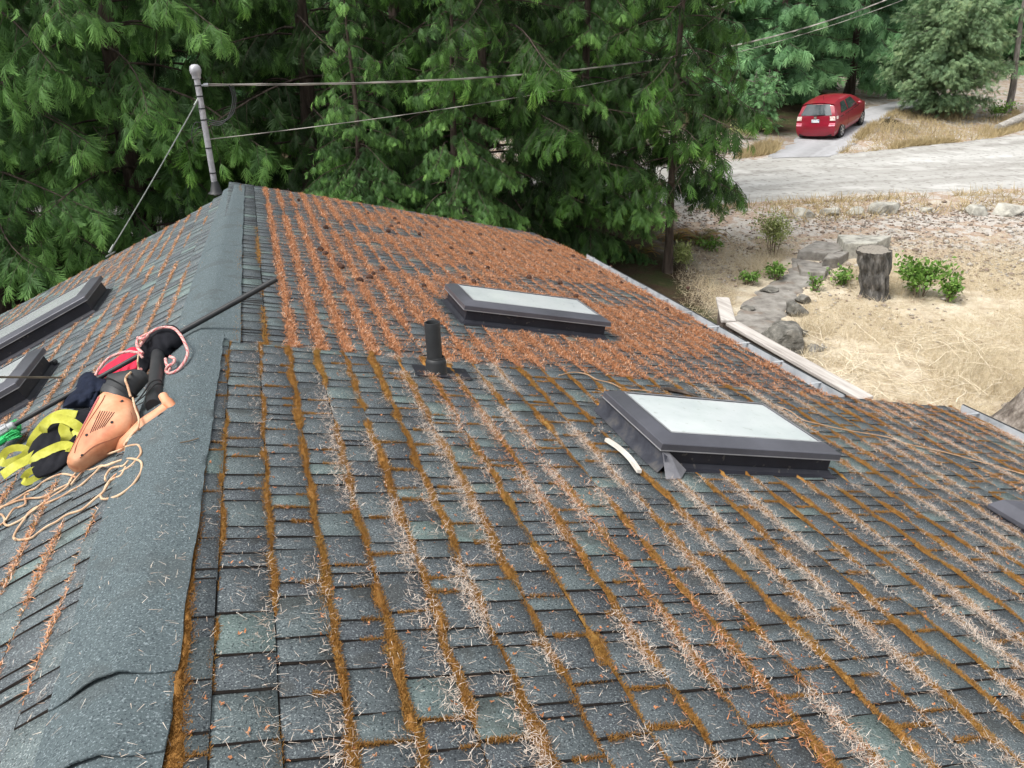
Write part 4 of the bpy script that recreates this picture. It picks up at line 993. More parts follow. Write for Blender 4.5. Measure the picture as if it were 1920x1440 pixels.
M_ROCK = pmat('rock', [hexc(112, 110, 104), hexc(152, 150, 142), hexc(184, 182, 172), hexc(196, 194, 186)], rough=.9, scale=4, detail=9, spec=.2, bump=.6, bscale=18, bdist=.03)
M_ROCKD = pmat('dark_rock', [hexc(70, 68, 64), hexc(112, 110, 104), hexc(150, 146, 138)], rough=.95, scale=6, detail=9, spec=.2, bump=.8, bscale=14, bdist=.05)
def rock_mesh(name, p, sx, sy, sz, seed, mat, rz=0.0, facets=9, rough_=.06):
    """stone cut by random planes, then roughened"""
    rg = np.random.RandomState(seed); bm = bmesh.new(); bmesh.ops.create_icosphere(bm, subdivisions=4, radius=1)
    pl = [(nrm(rg.normal(size=3) * V(1, 1, .8)), rg.uniform(.55, .85)) for _ in range(facets)] + [(V(.1 * rg.normal(), .1 * rg.normal(), 1), .62)]
    for v in bm.verts:
        c = np.array(v.co)
        for nn, d in pl:
            nn = nrm(nn); k = c @ nn - d
            if k > 0: c = c - nn * k * .92
        c = c * (1 + rough_ * (float(fbm(c[0] * 3 + c[2] * 1.7 + seed, c[1] * 3 - c[2], 700 + seed)) - .5) * 2)
        v.co = Vector(c * V(sx, sy, sz))
    me = bpy.data.meshes.new(name); bm.to_mesh(me); bm.free(); me.materials.append(mat)
    me.polygons.foreach_set('use_smooth', np.ones(len(me.polygons), bool)); me.set_sharp_from_angle(angle=math.radians(28))
    o = bpy.data.objects.new(name, me); COL.objects.link(o); o.location = tuple(p); o.rotation_euler = (0, 0, rz); return o
G_R = 'stones along the road edge'
for i, (px, py, w, h, lb) in enumerate([(1505, 405, 42, 20, 'blocky pale stone nearest the cedar in the roadside row'), (1558, 402, 38, 18, 'squat flat topped stone second from the cedar in the row'),
        (1603, 401, 36, 18, 'small wedge shaped pale stone beside the largest roadside boulder'), (1659, 399, 58, 28, 'largest rounded boulder in the middle of the roadside row'), (1737, 397, 26, 12, 'smallest low stone standing alone in the roadside row'),
        (1830, 402, 44, 24, 'angular pale stone left of the last boulder by the road'), (1887, 402, 56, 30, 'broad pale boulder at the right end of the roadside row')]):
    p = gp(px, py); den = -(RCAM.T @ (p - CAMP))[2]; k = den / F_PX
    o = rock_mesh('roadside_stone', p + V(0, 0, h * k * .22), w * k * .56, w * k * .42, h * k * .66, 20 + i, M_ROCK, rz=-.3 + .15 * (i % 3)); tag(o, lb, 'stone', G_R)
for px, py, w, h, sd_, lb, hk in [(1470, 652, 88, 74, 41, 'craggy dark rock beside the deck railing and path', .22), (1488, 590, 40, 38, 42, 'smaller craggy rock edging the path above the big one', .25), (1530, 655, 36, 12, 43, 'flat dark stone in the dry grass by the craggy rock', .2),
        (1505, 566, 30, 22, 44, 'small dark rock on the right path edge nearest the leafy sprig', .25), (1442, 548, 34, 14, 45, 'low dark stone on the left edge of the garden path', .2), (1402, 582, 30, 14, 46, 'low dark stone on the left path edge nearest the railing', .2), (1500, 628, 30, 18, 47, 'pointed dark rock on the slope right of the craggy rock', .2)]:
    p = gp(px, py); k = -(RCAM.T @ (p - CAMP))[2] / F_PX
    tag(rock_mesh('path_rock', p + V(0, 0, h * k * hk), w * k * .55, w * k * .6, h * k * .55, sd_, M_ROCKD, rz=.4, facets=14, rough_=.22), lb, 'rock', 'rocks edging the path')
def block(name, pxs, h, mat, label, cat, dz=0.0):
    P = [gp(*q) for q in pxs]; zb = min(q[2] for q in P) - .06; top = max(q[2] for q in P) + h + dz; n = len(P); b = MB()
    rings = [[V(q[0], q[1], zb) for q in P], [V(q[0], q[1], top - .02) for q in P]]; c = sum(P) / n
    rings.append([V(*(q[:2] + nrm(c - q)[:2] * .02), top) for q in P]); b.loft(rings)
    return tag(b.build(name, mat), label, cat)
block('stone_step', [(1494, 486), (1562, 492), (1600, 470), (1530, 455)], .05, M_CONC, 'grey concrete step at the upper end of the garden path', 'step')
block('stone_step', [(1500, 520), (1545, 525), (1556, 505), (1492, 492)], .03, M_CONC, 'lower grey landing slab below the concrete step', 'step')
block('step_kerb', [(1540, 508), (1572, 502), (1590, 486), (1556, 482)], .14, M_CONC, 'grey concrete kerb on the right of the garden step', 'kerb')
block('stone_slab', [(1580, 486), (1640, 482), (1668, 462), (1568, 458)], .22, M_ROCK, 'large flat pale stone slab behind the sawn stump', 'slab')
b = MB(); p0 = gp(1870, 246, .12); p1 = gp(1960, 214, .16); b.tube(smooth_path([p0, (p0 + p1) / 2 + V(0, 0, .05), p1], 8), np.linspace(.17, .26, 17), 14)
tag(b.build('driftwood_log', pmat('log_wood', [hexc(128, 124, 118), hexc(186, 182, 174)], rough=.9, scale=5, stretch=(1, 1, 4)), smooth=True), 'pale weathered log lying across the road at the right edge', 'log')

# ------------------------------------------------------------------ deck with low railing beside the right eave
M_WOOD = pmat('weathered_wood', [hexc(150, 144, 138), hexc(174, 168, 162), hexc(188, 183, 177), hexc(198, 194, 189)], rough=.85, scale=3, stretch=(8, .6, 8), detail=8, spec=.2)
M_WOODD = pmat('old_board', [hexc(84, 76, 72), hexc(112, 102, 96), hexc(134, 124, 118)], rough=.9, scale=4, stretch=(6, .8, 6), detail=8, spec=.2)
RZ = CAM_Z - 2.80
A_, B_ = at_z(1366, 600, RZ), at_z(1624, 744, RZ); C_ = B_ + V(-.75, .02, 0); D_ = at_z(1355, 557, RZ)
deck = empty('deck', V((A_[0] + B_[0]) / 2 - .5, (A_[1] + B_[1]) / 2, RZ - .95), 'weathered deck with a low board railing along the right eave', 'deck')
def rail(P0, P1, w=.17, th=.04, z=0):
    d = nrm(P1 - P0); ax = (d, nrm(np.cross(UP, d)), UP); b = MB(); b.box((P0 + P1) / 2 + UP * (z - th / 2), np.linalg.norm(P1 - P0), w, th, ax, bev=.006)
    b.build('top_rail', M_WOOD, deck)
dAB = nrm(B_ - A_)
rail(A_ + dAB * .085, B_ - dAB * 0.0); rail(B_ + V(.0, -.085, 0) - dAB * .0, C_ + V(0, -.085, 0)); rail(A_ , D_ )
def boards(P0, P1):
    d = nrm(P1 - P0); L = np.linalg.norm(P1 - P0); ax = (d, nrm(np.cross(UP, d)), UP)
    b = MB(); b.box((P0 + P1) / 2 - UP * (.04 + .034), L - .02, .036, .066, ax); b.build('apron_board', M_WOODD, deck)
    b = MB(); b.box((P0 + P1) / 2 - UP * .86, L - .02, .036, .08, ax); b.build('bottom_rail', M_WOODD, deck)
    n = int(L / .19)
    for k in range(n):
        q = P0 + d * (L * (k + .5) / n); b = MB(); b.box(q - UP * (.108 + .355), .10, .022, .71, ax); b.build('baluster', M_WOODD, deck)
    for q in (P0 + d * .05, P1 - d * .05):
        b = MB(); b.box(q - UP * (.045 + .72), .088, .088, 1.44, ax); b.build('post', M_WOODD, deck)
boards(A_ + dAB * .1, B_); boards(D_ + nrm(A_ - D_) * .02, A_ - nrm(A_ - D_) * .1)
b = MB()
for k in range(12):
    x0 = FAR_EAVE - .5 + k * .15
    if x0 > A_[0] - .1: break
    b.box(V(x0 + .07, (A_[1] + B_[1]) / 2, RZ - .95), .14, A_[1] - B_[1], .04)
b.build('floor', M_WOODD, deck)

# ------------------------------------------------------------------ undergrowth
M_SALAL = leafmat('salal_leaf', [hexc(56, 80, 40), hexc(90, 126, 56), hexc(124, 162, 76), hexc(170, 200, 112)])
M_WEED = leafmat('weed_leaf', [hexc(96, 114, 62), hexc(142, 156, 92), hexc(184, 190, 134), hexc(212, 210, 166)])
M_FERN = leafmat('fern_frond', [hexc(74, 84, 36), hexc(122, 116, 54), hexc(160, 130, 70), hexc(172, 110, 60)])
M_TWIG = pmat('twig', [hexc(96, 84, 70), hexc(130, 116, 98)], rough=.9)
LEAF = (np.array([[0, 0, 0], [.30, .26, .05], [.72, .24, .02], [1, 0, -.10], [.72, -.24, .02], [.30, -.26, .05], [.5, 0, -.03]], float))
def bush(name, p, rx, rz_, n, ls, seed, mat, label, cat, stems=10, hollow=.3, ry=None):
    rg = np.random.RandomState(seed); root = empty(name, p, label, cat); ry = ry or rx
    b = MB(); ends = []
    for k in range(stems):
        a = rg.uniform(0, 6.28); u = rg.uniform(.3, 1); e = p + V(rx * u * math.cos(a), ry * u * math.sin(a), rz_ * rg.uniform(.55, 1.05)); m = (p + e) / 2 + V(0, 0, rz_ * .2) + rg.normal(0, .03, 3)
        b.tube(smooth_path([p + V(.15 * rx * math.cos(a), .15 * ry * math.sin(a), -.03), m, e], 4), np.linspace(.008, .002, 9), 4); ends.append((m, e))
    b.build('stems', M_TWIG, root)
    i = rg.randint(0, stems, n); M = np.array([x[0] for x in ends])[i]; E2 = np.array([x[1] for x in ends])[i]; t = rg.uniform(-.5, 1.05, n)[:, None]
    O = M * (1 - t) + E2 * t + rg.normal(0, 1, (n, 3)) * V(rx, ry, rz_) * .13; O[:, 2] = np.maximum(O[:, 2], p[2] + .02)
    D = nrm(rg.normal(0, 1, (n, 3)) + (O - p) * 1.2 + V(0, 0, .1)); N_ = nrm(UP * 1.2 + rg.normal(0, .5, (n, 3))); Yv = nrm(np.cross(N_, D)); Zv = np.cross(D, Yv); S = rg.uniform(.6, 1.3, n) * ls
    v = O[:, None] + S[:, None, None] * (LEAF[None, :, 0:1] * D[:, None] + LEAF[None, :, 1:2] * Yv[:, None] + LEAF[None, :, 2:3] * Zv[:, None])
    base = np.arange(n)[:, None] * 7; tri = np.array([[6, 0, 1], [6, 1, 2], [6, 2, 3], [6, 3, 4], [6, 4, 5], [6, 5, 0]])
    f = (base[:, None] + tri[None]).reshape(-1, 3)
    np_mesh('leaves', v.reshape(-1, 3), f, mat, root, tone=np.repeat(np.clip(rg.normal(.5, .2, n), 0, 1), 7)); return root
def kpx(p): return -(RCAM.T @ (p - CAMP))[2] / F_PX
for nm, px, py, w, h, n, ls, sd_, mat, lb, cat in [
    ('salal_bush', 1722, 555, 105, 66, 900, .085, 301, M_SALAL, 'bright green leafy bush touching the right side of the stump', 'bush'),
    ('salal_bush', 1778, 565, 56, 44, 380, .08, 302, M_SALAL, 'small bright green bush right of the larger stump bush', 'bush'),
    ('salal_bush', 1575, 535, 62, 26, 300, .07, 303, M_SALAL, 'low light green bush left of the stump by the path', 'bush'),
    ('salal_bush', 1528, 545, 26, 26, 110, .07, 304, M_SALAL, 'small upright green sprig at the path edge', 'bush'),
    ('weed_bush', 1450, 482, 92, 84, 1700, .05, 305, M_WEED, 'pale green weedy bush in the dry grass above the path', 'bush'),
    ('weed_bush', 1455, 525, 50, 26, 300, .07, 306, M_SALAL, 'low dark green shrub left of the path bend', 'bush'),
    ('weed_bush', 1405, 535, 40, 22, 220, .07, 307, M_SALAL, 'low green shrub in dry grass nearest the far railing end', 'bush'),
    ('weed_bush', 1278, 505, 64, 50, 900, .06, 308, M_WEED, 'pale leafy shrub beside the slim cedar trunk', 'bush'),
    ('weed_bush', 1325, 470, 70, 20, 300, .07, 309, M_SALAL, 'dark green shrub under the fern by the cedar', 'bush'),
    ('roadside_shrub', 1868, 222, 60, 26, 500, .10, 310, M_SALAL, 'green shrub beside the slender trunk across the road', 'bush'),
    ('roadside_shrub', 1400, 262, 70, 26, 400, .10, 311, M_WEED, 'dusty shrub on the bank left of the red car', 'bush')]:
    p = gp(px, py); k = kpx(p); bush(nm, p, w * k * .5, h * k, n, ls, sd_, mat, lb, cat, stems=14)
def fern(name, p, R, n, seed, label, mat):
    rg = np.random.RandomState(seed); root = empty(name, p, label, 'fern'); b = MB(); Vv = []; T = []
    for k in range(n):
        a = k * 2.4 + rg.uniform(-.3, .3); L = R * rg.uniform(.7, 1.1); o = V(math.cos(a), math.sin(a), 0); sd_ = V(-o[1], o[0], 0); h = rg.uniform(.5, 1.0); tn = rg.uniform(.1, .95)
        pt = lambda t: p + o * L * t + UP * L * (h * t * 1.5 - h * 1.35 * t * t)
        b.tube([pt(t) for t in np.linspace(0, 1, 8)], np.linspace(.006, .001, 8), 4)
        for t in np.linspace(.12, .98, 24):
            l = .15 * L * math.sin(min(1, t * 1.25 + .12) * 2.6) + .012
            for sg in (-1, 1):
                q = pt(t); d = nrm(sd_ * sg + o * .35 - UP * .25); w = o * .014
                Vv += [q - w, q + d * l * .5 - w * .9, q + d * l, q + d * l * .5 + w * .9]; T += [tn] * 4
    Vv = np.array(Vv); np_mesh('fronds', Vv, np.arange(len(Vv)).reshape(-1, 4), mat, root, tone=np.array(T)); b.build('stalks', M_TWIG, root)
for px, py, w, n, sd_, lb in [(1312, 452, 62, 30, 321, 'large browning sword fern right of the slim cedar trunk'), (1268, 452, 44, 22, 322, 'browning fern just behind the slim cedar trunk'), (1200, 478, 50, 22, 323, 'fern under the hanging cedar boughs at the gutter end')]:
    p = gp(px, py); fern('sword_fern', p, w * kpx(p) * .95, n, sd_, lb, M_FERN)

# dry grass, matted over the lawn
M_GRASS = pmat('dry_grass', [hexc(154, 136, 110), hexc(192, 176, 146), hexc(214, 202, 176), hexc(228, 220, 200)], rough=.9, scale=1.2, attr='tone', attr_w=.75, spec=.15)
rg = np.random.RandomState(17); n = 330000
pr = rg.uniform(0, 1, (n, 2)); pxx = 1130 + pr[:, 0] * 830; pyy = 425 + pr[:, 1] * 430
# sample ground positions uniformly by area in the lawn's own axes
r_ = rg.uniform(2.6, 13.5, n); d_ = 6.2 + 12.6 * rg.uniform(0, 1, n) ** 1.15
x_ = RT[0] * r_ + FW[0] * d_; y_ = RT[1] * r_ + FW[1] * d_
pathline = smooth_path([gp(*q) for q in ((1440, 685), (1405, 640), (1420, 600), (1445, 564), (1478, 538), (1512, 516), (1528, 494), (1560, 474), (1610, 470))], 6)
dist = np.min(np.hypot(x_[:, None] - pathline[None, :, 0], y_[:, None] - pathline[None, :, 1]), 1)
den_ = np.clip((fbm(x_ * .8, y_ * .8, 431) - .30) * 4, .12, 1) * np.clip((18.4 - d_) / 2.4, .06, 1) * (dist > .52 + .2 * vnoise(x_ * 3, y_ * 3, 4)) * np.clip((r_ - 2.6 - np.clip(d_ - 11, 0, 9) * .12) / 1.0, 0, 1)
inside = (x_ < NEAR_EAVE + .2) & (y_ < SEAM) | (x_ < A_[0] + .1) & (y_ < A_[1] + .1)
keep = (rg.uniform(size=n) < den_) & ~inside; x_, y_, d_, r_ = x_[keep], y_[keep], d_[keep], r_[keep]; n = len(x_)
tall = np.clip((fbm(x_ * .6 + 4, y_ * .6, 433) - .5) * 5, 0, 1) * (r_ < 7.5); a = rg.uniform(0, 6.28, n); ti = np.where(rg.uniform(size=n) < .35 + .3 * tall, rg.uniform(.6, 1.4, n), rg.uniform(.05, .5, n))
L = rg.uniform(.05, .14, n) * (1 + 1.4 * tall); D = np.stack([np.cos(a) * np.cos(ti), np.sin(a) * np.cos(ti), np.sin(ti)], 1) * L[:, None]
W = nrm(np.cross(D, rg.normal(size=(n, 3)))); P = np.stack([x_, y_, ground_h(x_, y_) + .005], 1)
v, f = blades(P, D, W, rg.uniform(.003, .007, n), .2)
tag(np_mesh('dry_grass', v, f, M_GRASS, tone=np.repeat(np.clip(rg.normal(.5, .2, n) + .25 * (fbm(x_ * .5, y_ * .5, 435) - .5), 0, 1), 4)), 'straw coloured dry grass matted over the lawn', 'grass', kind='stuff')
# roadside grass on the bank by the car
n = 26000; t = rg.uniform(0, 1, n); u = rg.uniform(0, 1, n)
aa = smooth_path([gp(*q) for q in ((1370, 302), (1440, 290), (1500, 292))], 20); bb = None
pts = []
for (poly, m) in (([(1372, 300), (1450, 290), (1470, 268), (1440, 262)], 5000), ([(1570, 292), (1700, 272), (1850, 262), (1690, 205), (1600, 262)], 14000), ([(1850, 262), (1935, 240), (1900, 205), (1720, 205)], 9000), ([(1290, 392), (1600, 374), (1925, 360), (1925, 392), (1500, 420)], 2600)):
    G = [gp(*q) for q in poly]; c = np.array(G)
    for k in range(1, len(G) - 1):
        mm = m // (len(G) - 2); q = np.sort(rg.uniform(0, 1, (mm, 2)), 1); w0, w1, w2 = q[:, 0], q[:, 1] - q[:, 0], 1 - q[:, 1]
        pts.append(np.outer(w0, c[0]) + np.outer(w1, c[k]) + np.outer(w2, c[k + 1]))
P = np.concatenate(pts); n = len(P); kp = rg.uniform(size=n) < np.clip((fbm(P[:, 0] * .7, P[:, 1] * .7, 441) - .33) * 4, .05, 1); P = P[kp]; n = len(P)
P[:, 2] = ground_h(P[:, 0], P[:, 1]); a = rg.uniform(0, 6.28, n); ti = rg.uniform(.3, 1.4, n); L = rg.uniform(.12, .34, n)
D = np.stack([np.cos(a) * np.cos(ti), np.sin(a) * np.cos(ti), np.sin(ti)], 1) * L[:, None]
v, f = blades(P, D, nrm(np.cross(D, rg.normal(size=(n, 3)))), rg.uniform(.012, .022, n), .2)
tag(np_mesh('roadside_grass', v, f, pmat('bank_grass', [hexc(120, 116, 76), hexc(162, 146, 108), hexc(186, 168, 130), hexc(198, 184, 152)], rough=.9, scale=.7, attr='tone', attr_w=.6, spec=.15), tone=np.repeat(np.clip(rg.normal(.5, .2, n), 0, 1), 4)), 'tufts of dry grass on the banks beside the road', 'grass', kind='stuff')
# bleached dead branches heaped on the lawn
bp = gp(1690, 715); br = empty('brush_pile', bp, 'heap of bleached dead branches on the lawn near the old trunk', 'branches'); b = MB(); rg = np.random.RandomState(23)
for k in range(60):
    q = gp(rg.uniform(1540, 1860), rg.uniform(650, 770), .03); a = rg.uniform(0, 6.28); L = rg.uniform(.4, 1.1); o = V(math.cos(a), math.sin(a), 0); s_ = V(-o[1], o[0], 0); ph = rg.uniform(0, 6); hh = rg.uniform(.03, .22); cv = rg.uniform(-.5, .5)
    pth = [q + o * L * t + s_ * (cv * L * t * t + .03 * math.sin(t * 9 + ph)) + UP * (hh * math.sin(t * 3.0) + .02) for t in np.linspace(0, 1, 8)]
    b.tube(pth, np.linspace(.0065, .002, 8), 5)
    for j in range(3):
        e = pth[2 + 2 * j if 2 + 2 * j < 8 else 7]; b.tube([e, e + o * .12 + s_ * rg.uniform(-.2, .2) + UP * rg.uniform(0, .1), e + o * .22 + s_ * rg.uniform(-.4, .4) + UP * rg.uniform(-.03, .12)], [.0035, .0025, .0015], 4)
b.build('branches', pmat('bleached_wood', [hexc(196, 180, 150), hexc(226, 214, 190), hexc(236, 228, 210)], rough=.9, scale=6), br, smooth=True)

# loose stones and dead leaves over the yard (too many to count)
rg = np.random.RandomState(29); n = 9000
r_ = rg.uniform(3.5, 17, n); d_ = rg.uniform(15.5, 21.6, n) - np.clip(rg.uniform(-.6, .4, n), 0, 1) * 9
x_ = RT[0] * r_ + FW[0] * d_; y_ = RT[1] * r_ + FW[1] * d_
kp = rg.uniform(size=n) < np.clip((fbm(x_ * .5, y_ * .5, 451) - .36) * 4, .05, 1); kp &= ~((x_ < A_[0] + .3) & (y_ < A_[1] + .3)); x_, y_ = x_[kp], y_[kp]; n = len(x_)
ico = np.array([[0, 0, 1], [.9, 0, .2], [.25, .85, .25], [-.75, .5, .2], [-.7, -.55, .25], [.3, -.85, .2], [0, 0, -.5]]); tri = np.array([[0, 1, 2], [0, 2, 3], [0, 3, 4], [0, 4, 5], [0, 5, 1], [6, 2, 1], [6, 3, 2], [6, 4, 3], [6, 5, 4], [6, 1, 5]])
S = rg.uniform(.012, .045, n) * np.where(rg.uniform(size=n) < .05, 2.2, 1); a = rg.uniform(0, 6.28, n); c_, s_ = np.cos(a), np.sin(a)
jit = rg.uniform(.7, 1.3, (n, 7, 1)); L_ = ico[None] * jit * S[:, None, None] * V(1, 1, .7)
vv = np.stack([L_[..., 0] * c_[:, None] - L_[..., 1] * s_[:, None], L_[..., 0] * s_[:, None] + L_[..., 1] * c_[:, None], L_[..., 2]], -1) + np.stack([x_, y_, ground_h(x_, y_) + .006], 1)[:, None]
f = (np.arange(n)[:, None, None] * 7 + tri[None]).reshape(-1, 3)
tag(np_mesh('loose_stones', vv.reshape(-1, 3), f, pmat('stone_chip', [hexc(112, 98, 88), hexc(140, 126, 114), hexc(164, 158, 150), hexc(192, 188, 182)], rough=.95, scale=3, attr='tone', attr_w=.85), tone=np.repeat(rg.uniform(0, 1, n), 7)), 'loose stones and crumbs scattered over the bare yard', 'stones', kind='stuff')
# ------------------------------------------------------------------ overhead cables and guy wire
M_CABLE = pmat('cable', [hexc(90, 88, 84), hexc(156, 152, 146), hexc(212, 208, 200)], rough=.6, scale=2.2, detail=1)
M_STEEL = pmat('wire_rope', [hexc(110, 116, 112), hexc(150, 156, 150)], rough=.5, scale=30, metal=.4)
def sag_line(P0, P1, sag, n=60):
    t = np.linspace(0, 1, n)[:, None]; return P0 * (1 - t) + P1 * t - UP * (4 * sag * t * (1 - t))
poleP = at_den(2110, 33)
e1, e2 = at_depth(2110, -310, 33), at_depth(2110, -240, 33)
up_ = empty('utility_pole', poleP, 'wooden utility pole carrying the overhead cables beyond the right edge', 'pole')
b = MB(); b.tube([poleP - UP * .3, e1 + UP * .8 - (e1 - poleP) * V(1, 1, 0)], [.16, .11], 14); b.build('pole', M_BARKG, up_, smooth=True)
b = MB(); q = sag_line(mt + V(.12, -.015, -.08), e1, 2.45)
rgw = np.random.RandomState(2)
for k in range(3):
    ph = k * 2.1; L = np.concatenate([[0], np.cumsum(np.linalg.norm(np.diff(q, axis=0), axis=1))])
    b.tube(q + np.stack([0 * L, .012 * np.cos(L * 2.2 + ph), .012 * np.sin(L * 2.2 + ph)], 1), .0065, 6)
tag(b.build('service_cable', M_CABLE, smooth=True), 'thick twisted service cable running from the mast top to the right', 'cable')
b = MB(); b.tube(sag_line(mb + lean * .62, e2, 1.6), .006, 6)
tag(b.build('phone_cable', M_CABLE, smooth=True), 'thin lower cable running from the middle of the mast to the right', 'cable')
b = MB(); b.tube(sag_line(at_depth(900, 118, 33), at_depth(2110, -230, 37), .5), .013, 6)
tag(b.build('far_cable', M_CABLE, smooth=True), 'dark cable crossing the top above the car, behind the cedars', 'cable')
b = MB(); g0 = mb + lean * 1.12; g1 = LQ(205, 474, .03); b.tube(sag_line(g0, g1, .02, 20), .0075, 6)
b.tube([g0 + (g1 - g0) * .0, g0 + (g1 - g0) * .06], .014, 8); b.tube([g0 + (g1 - g0) * .95, g1], .016, 8); b.box(g1 - NL * .02, .12, .07, .012, axL)
tag(b.build('guy_wire', M_STEEL, smooth=True), 'steel guy wire bracing the mast down to the left roof slope', 'wire')

# ------------------------------------------------------------------ red hatchback
M_RED = pmat('red_paint', [hexc(138, 14, 40), hexc(150, 18, 46)], rough=.36, scale=2, spec=.5, coat=.45, speck=(3, hexc(140, 50, 62), .62, .25))
M_GLASSD = pmat('car_glass', [hexc(40, 48, 52), hexc(64, 74, 78)], rough=.08, scale=2, spec=.6, coat=.5)
M_TYRE = pmat('tyre_rubber', [hexc(26, 26, 28), hexc(40, 40, 42)], rough=.85)
M_RIM = pmat('alloy', [hexc(170, 172, 176), hexc(206, 208, 212)], rough=.35, metal=.6)
M_LAMP = pmat('tail_lamp', [hexc(226, 206, 196), hexc(240, 228, 220), hexc(190, 60, 60)], rough=.2, scale=6, coat=.5)
M_PLATE = pmat('plate_white', [hexc(206, 210, 214), hexc(228, 230, 232), hexc(120, 140, 170)], rough=.5, scale=14)
M_CHROME = pmat('chrome', [hexc(210, 212, 214), hexc(230, 230, 232)], rough=.15, metal=.9)
CARP = V(22.416, 29.032, 1.66)
def build_car():
    root = empty('red_hatchback', (0, 0, 0), 'small red hatchback parked on the gravel drive, seen from behind', 'car')
    xr_ = lambda z: np.interp(z, [.2, .35, .62, .66, .95, 1.0, 1.42, 1.55], [-.66, -.72, -.73, -.685, -.66, -.64, -.40, -.28])
    xf_ = lambda z: np.interp(z, [.2, .55, .75, 1.0, 1.6], [3.12, 3.2, 3.1, 2.9, 2.6])
    ztop = lambda x: np.interp(x, [-.75, -.40, -.1, .35, .9, 1.45, 1.75, 2.45, 3.0, 3.2], [1.40, 1.455, 1.50, 1.525, 1.525, 1.47, 1.34, 1.02, .88, .74])
    wz = lambda z: np.interp(z, [.18, .30, .5, .74, .90, .97, 1.2, 1.38, 1.46, 1.55], [.74, .81, .838, .835, .815, .80, .715, .635, .56, .40])
    tap = lambda x: np.interp(x, [-.75, -.5, .1, 2.2, 2.8, 3.2], [.93, .97, 1, 1, .95, .80])
    FR = np.array([0, .07, .16, .25, .34, .43, .52, .585, .60, .69, .78, .86, .92, .97])
    def side(u, fr):                                              # point on the left side
        x = -.72 + u * 3.92
        zt = ztop(x); z = .2 + (zt - .02 - .2) * fr
        xx = xr_(z) * (1 - u) + xf_(z) * u if u < .06 or u > .9 else x
        if u < .06: xx = xr_(z) * (1 - u / .06) + (-.72 + .06 * 3.92) * (u / .06)
        elif u > .9: k = (u - .9) / .1; xx = (-.72 + .9 * 3.92) * (1 - k) + xf_(z) * k
        return V(xx, wz(z) * tap(x), z)
    US = np.concatenate([[0, .02, .04, .06], np.linspace(.08, .9, 30), [.93, .96, 1.0]])
    b = MB(); rings = []
    for u in US:
        h = [side(u, f_) for f_ in FR]; x = h[-1][0]; zt = ztop(-.72 + u * 3.92); yt = h[-1][1]
        top = [V(h[-1][0], yt * c, h[-1][2] + (zt - h[-1][2]) * (1 - c ** 2)) for c in (.75, .4, 0)]
        half = h + top; rings.append(half + [p * V(1, -1, 1) for p in half[-2::-1]])
    n = len(rings[0])
    b.loft(rings, cap=False, closed=False)
    cs = np.linspace(-1, 1, 13)
    for u, sg in ((0, -1), (1, 1)):
        P = []
        for f_ in FR:
            p = side(u, f_)
            for c in cs: P.append(V(p[0] + sg * .07 * (1 - c * c), p[1] * c, p[2]))
        m = len(cs); F = [(i*m+k, i*m+k+1, i*m+m+k+1, i*m+m+k) for i in range(len(FR)-1) for k in range(m-1)]
        p = side(u, FR[-1]); zt = ztop(-.72 + u * 3.92); i0 = len(P)
        for c in cs: P.append(V(p[0] + sg * .05 * (1 - c * c) * .3, p[1] * c, p[2] + (zt - p[2]) * (1 - c * c)))
        F += [(i0 - m + k, i0 - m + k + 1, i0 + k + 1, i0 + k) for k in range(m - 1)]
        b.add(P, F)
    b.box(V(1.2, 0, .21), 3.7, 1.45, .04)
    body = b.build('body', M_RED, root, smooth=True, angle=35)
    def rear(c, z, off=.006):
        p = V(xr_(z), wz(z) * tap(-.72), z); return V(p[0] - .07 * (1 - c * c) - off, p[1] * c, z)
    def patch(name, mat, fn, A, B, parent, na=8, nb=6):
        P = [fn(a, b_) for b_ in np.linspace(B[0], B[1], nb) for a in np.linspace(A[0], A[1], na)]
        F = [(i*na+k, i*na+k+1, i*na+na+k+1, i*na+na+k) for i in range(nb-1) for k in range(na-1)]
        m = MB(); m.add(P, F); return m.build(name, mat, parent, smooth=True)
    patch('rear_window', M_GLASSD, lambda c, z: rear(c * (1 - .10 * (z - 1) / .38), z, .008), (-.84, .84), (1.0, 1.385), root)
    patch('number_plate', M_PLATE, lambda c, z: rear(c, z, .022), (-.21, .19), (.735, .86), root, 4, 3)
    m = MB(); m.box(rear(0, .93, .02), .02, .11, .08); m.build('badge', M_CHROME, root)
    m = MB(); m.tube([rear(.1, 1.0, .02), rear(-.1, 1.01, .03), rear(-.5, 1.03, .02)], .012, 6); m.build('wiper', M_TYRE, root)
    for s in (1, -1):
        patch('tail_lamp', M_LAMP, lambda c, z: rear(s * c, z, .012), (.74, 1.0), (.80, .96), root, 4, 4)
        patch('reflector', pmat('reflector_pink', [hexc(226, 120, 140), hexc(236, 150, 165)], rough=.25, coat=.5), lambda c, z: rear(s * c, z, .010), (.70, .99), (.60, .70), root, 4, 3)
        def sd_(x, z, off=.006): y = wz(z) * tap(x) + off; return V(x, s * y, z)
        patch('tail_lamp', M_LAMP, lambda x, z: sd_(x, z, .008), (-.60, -.42), (.83, .94), root, 4, 4)
        for (x0, x1, x2, x3) in ((-.12, .62, .55, .10), (.68, 1.72, 1.28, .68)):   # bottom x0..x1, top x3..x2
            P = []; F = []
            for j in range(5):
                t = j / 4; z = .985 + (1.36 - .985) * t
                for i in range(6):
                    k = i / 5; xx = (x0 * (1 - t) + x3 * t) * (1 - k) + (x1 * (1 - t) + x2 * t) * k; P.append(sd_(xx, z, .007))
            F = [(i*6+k, i*6+k+1, i*6+7+k, i*6+6+k) for i in range(4) for k in range(5)]
            m = MB(); m.add(P, F); m.build('side_window', M_GLASSD, root, smooth=True)
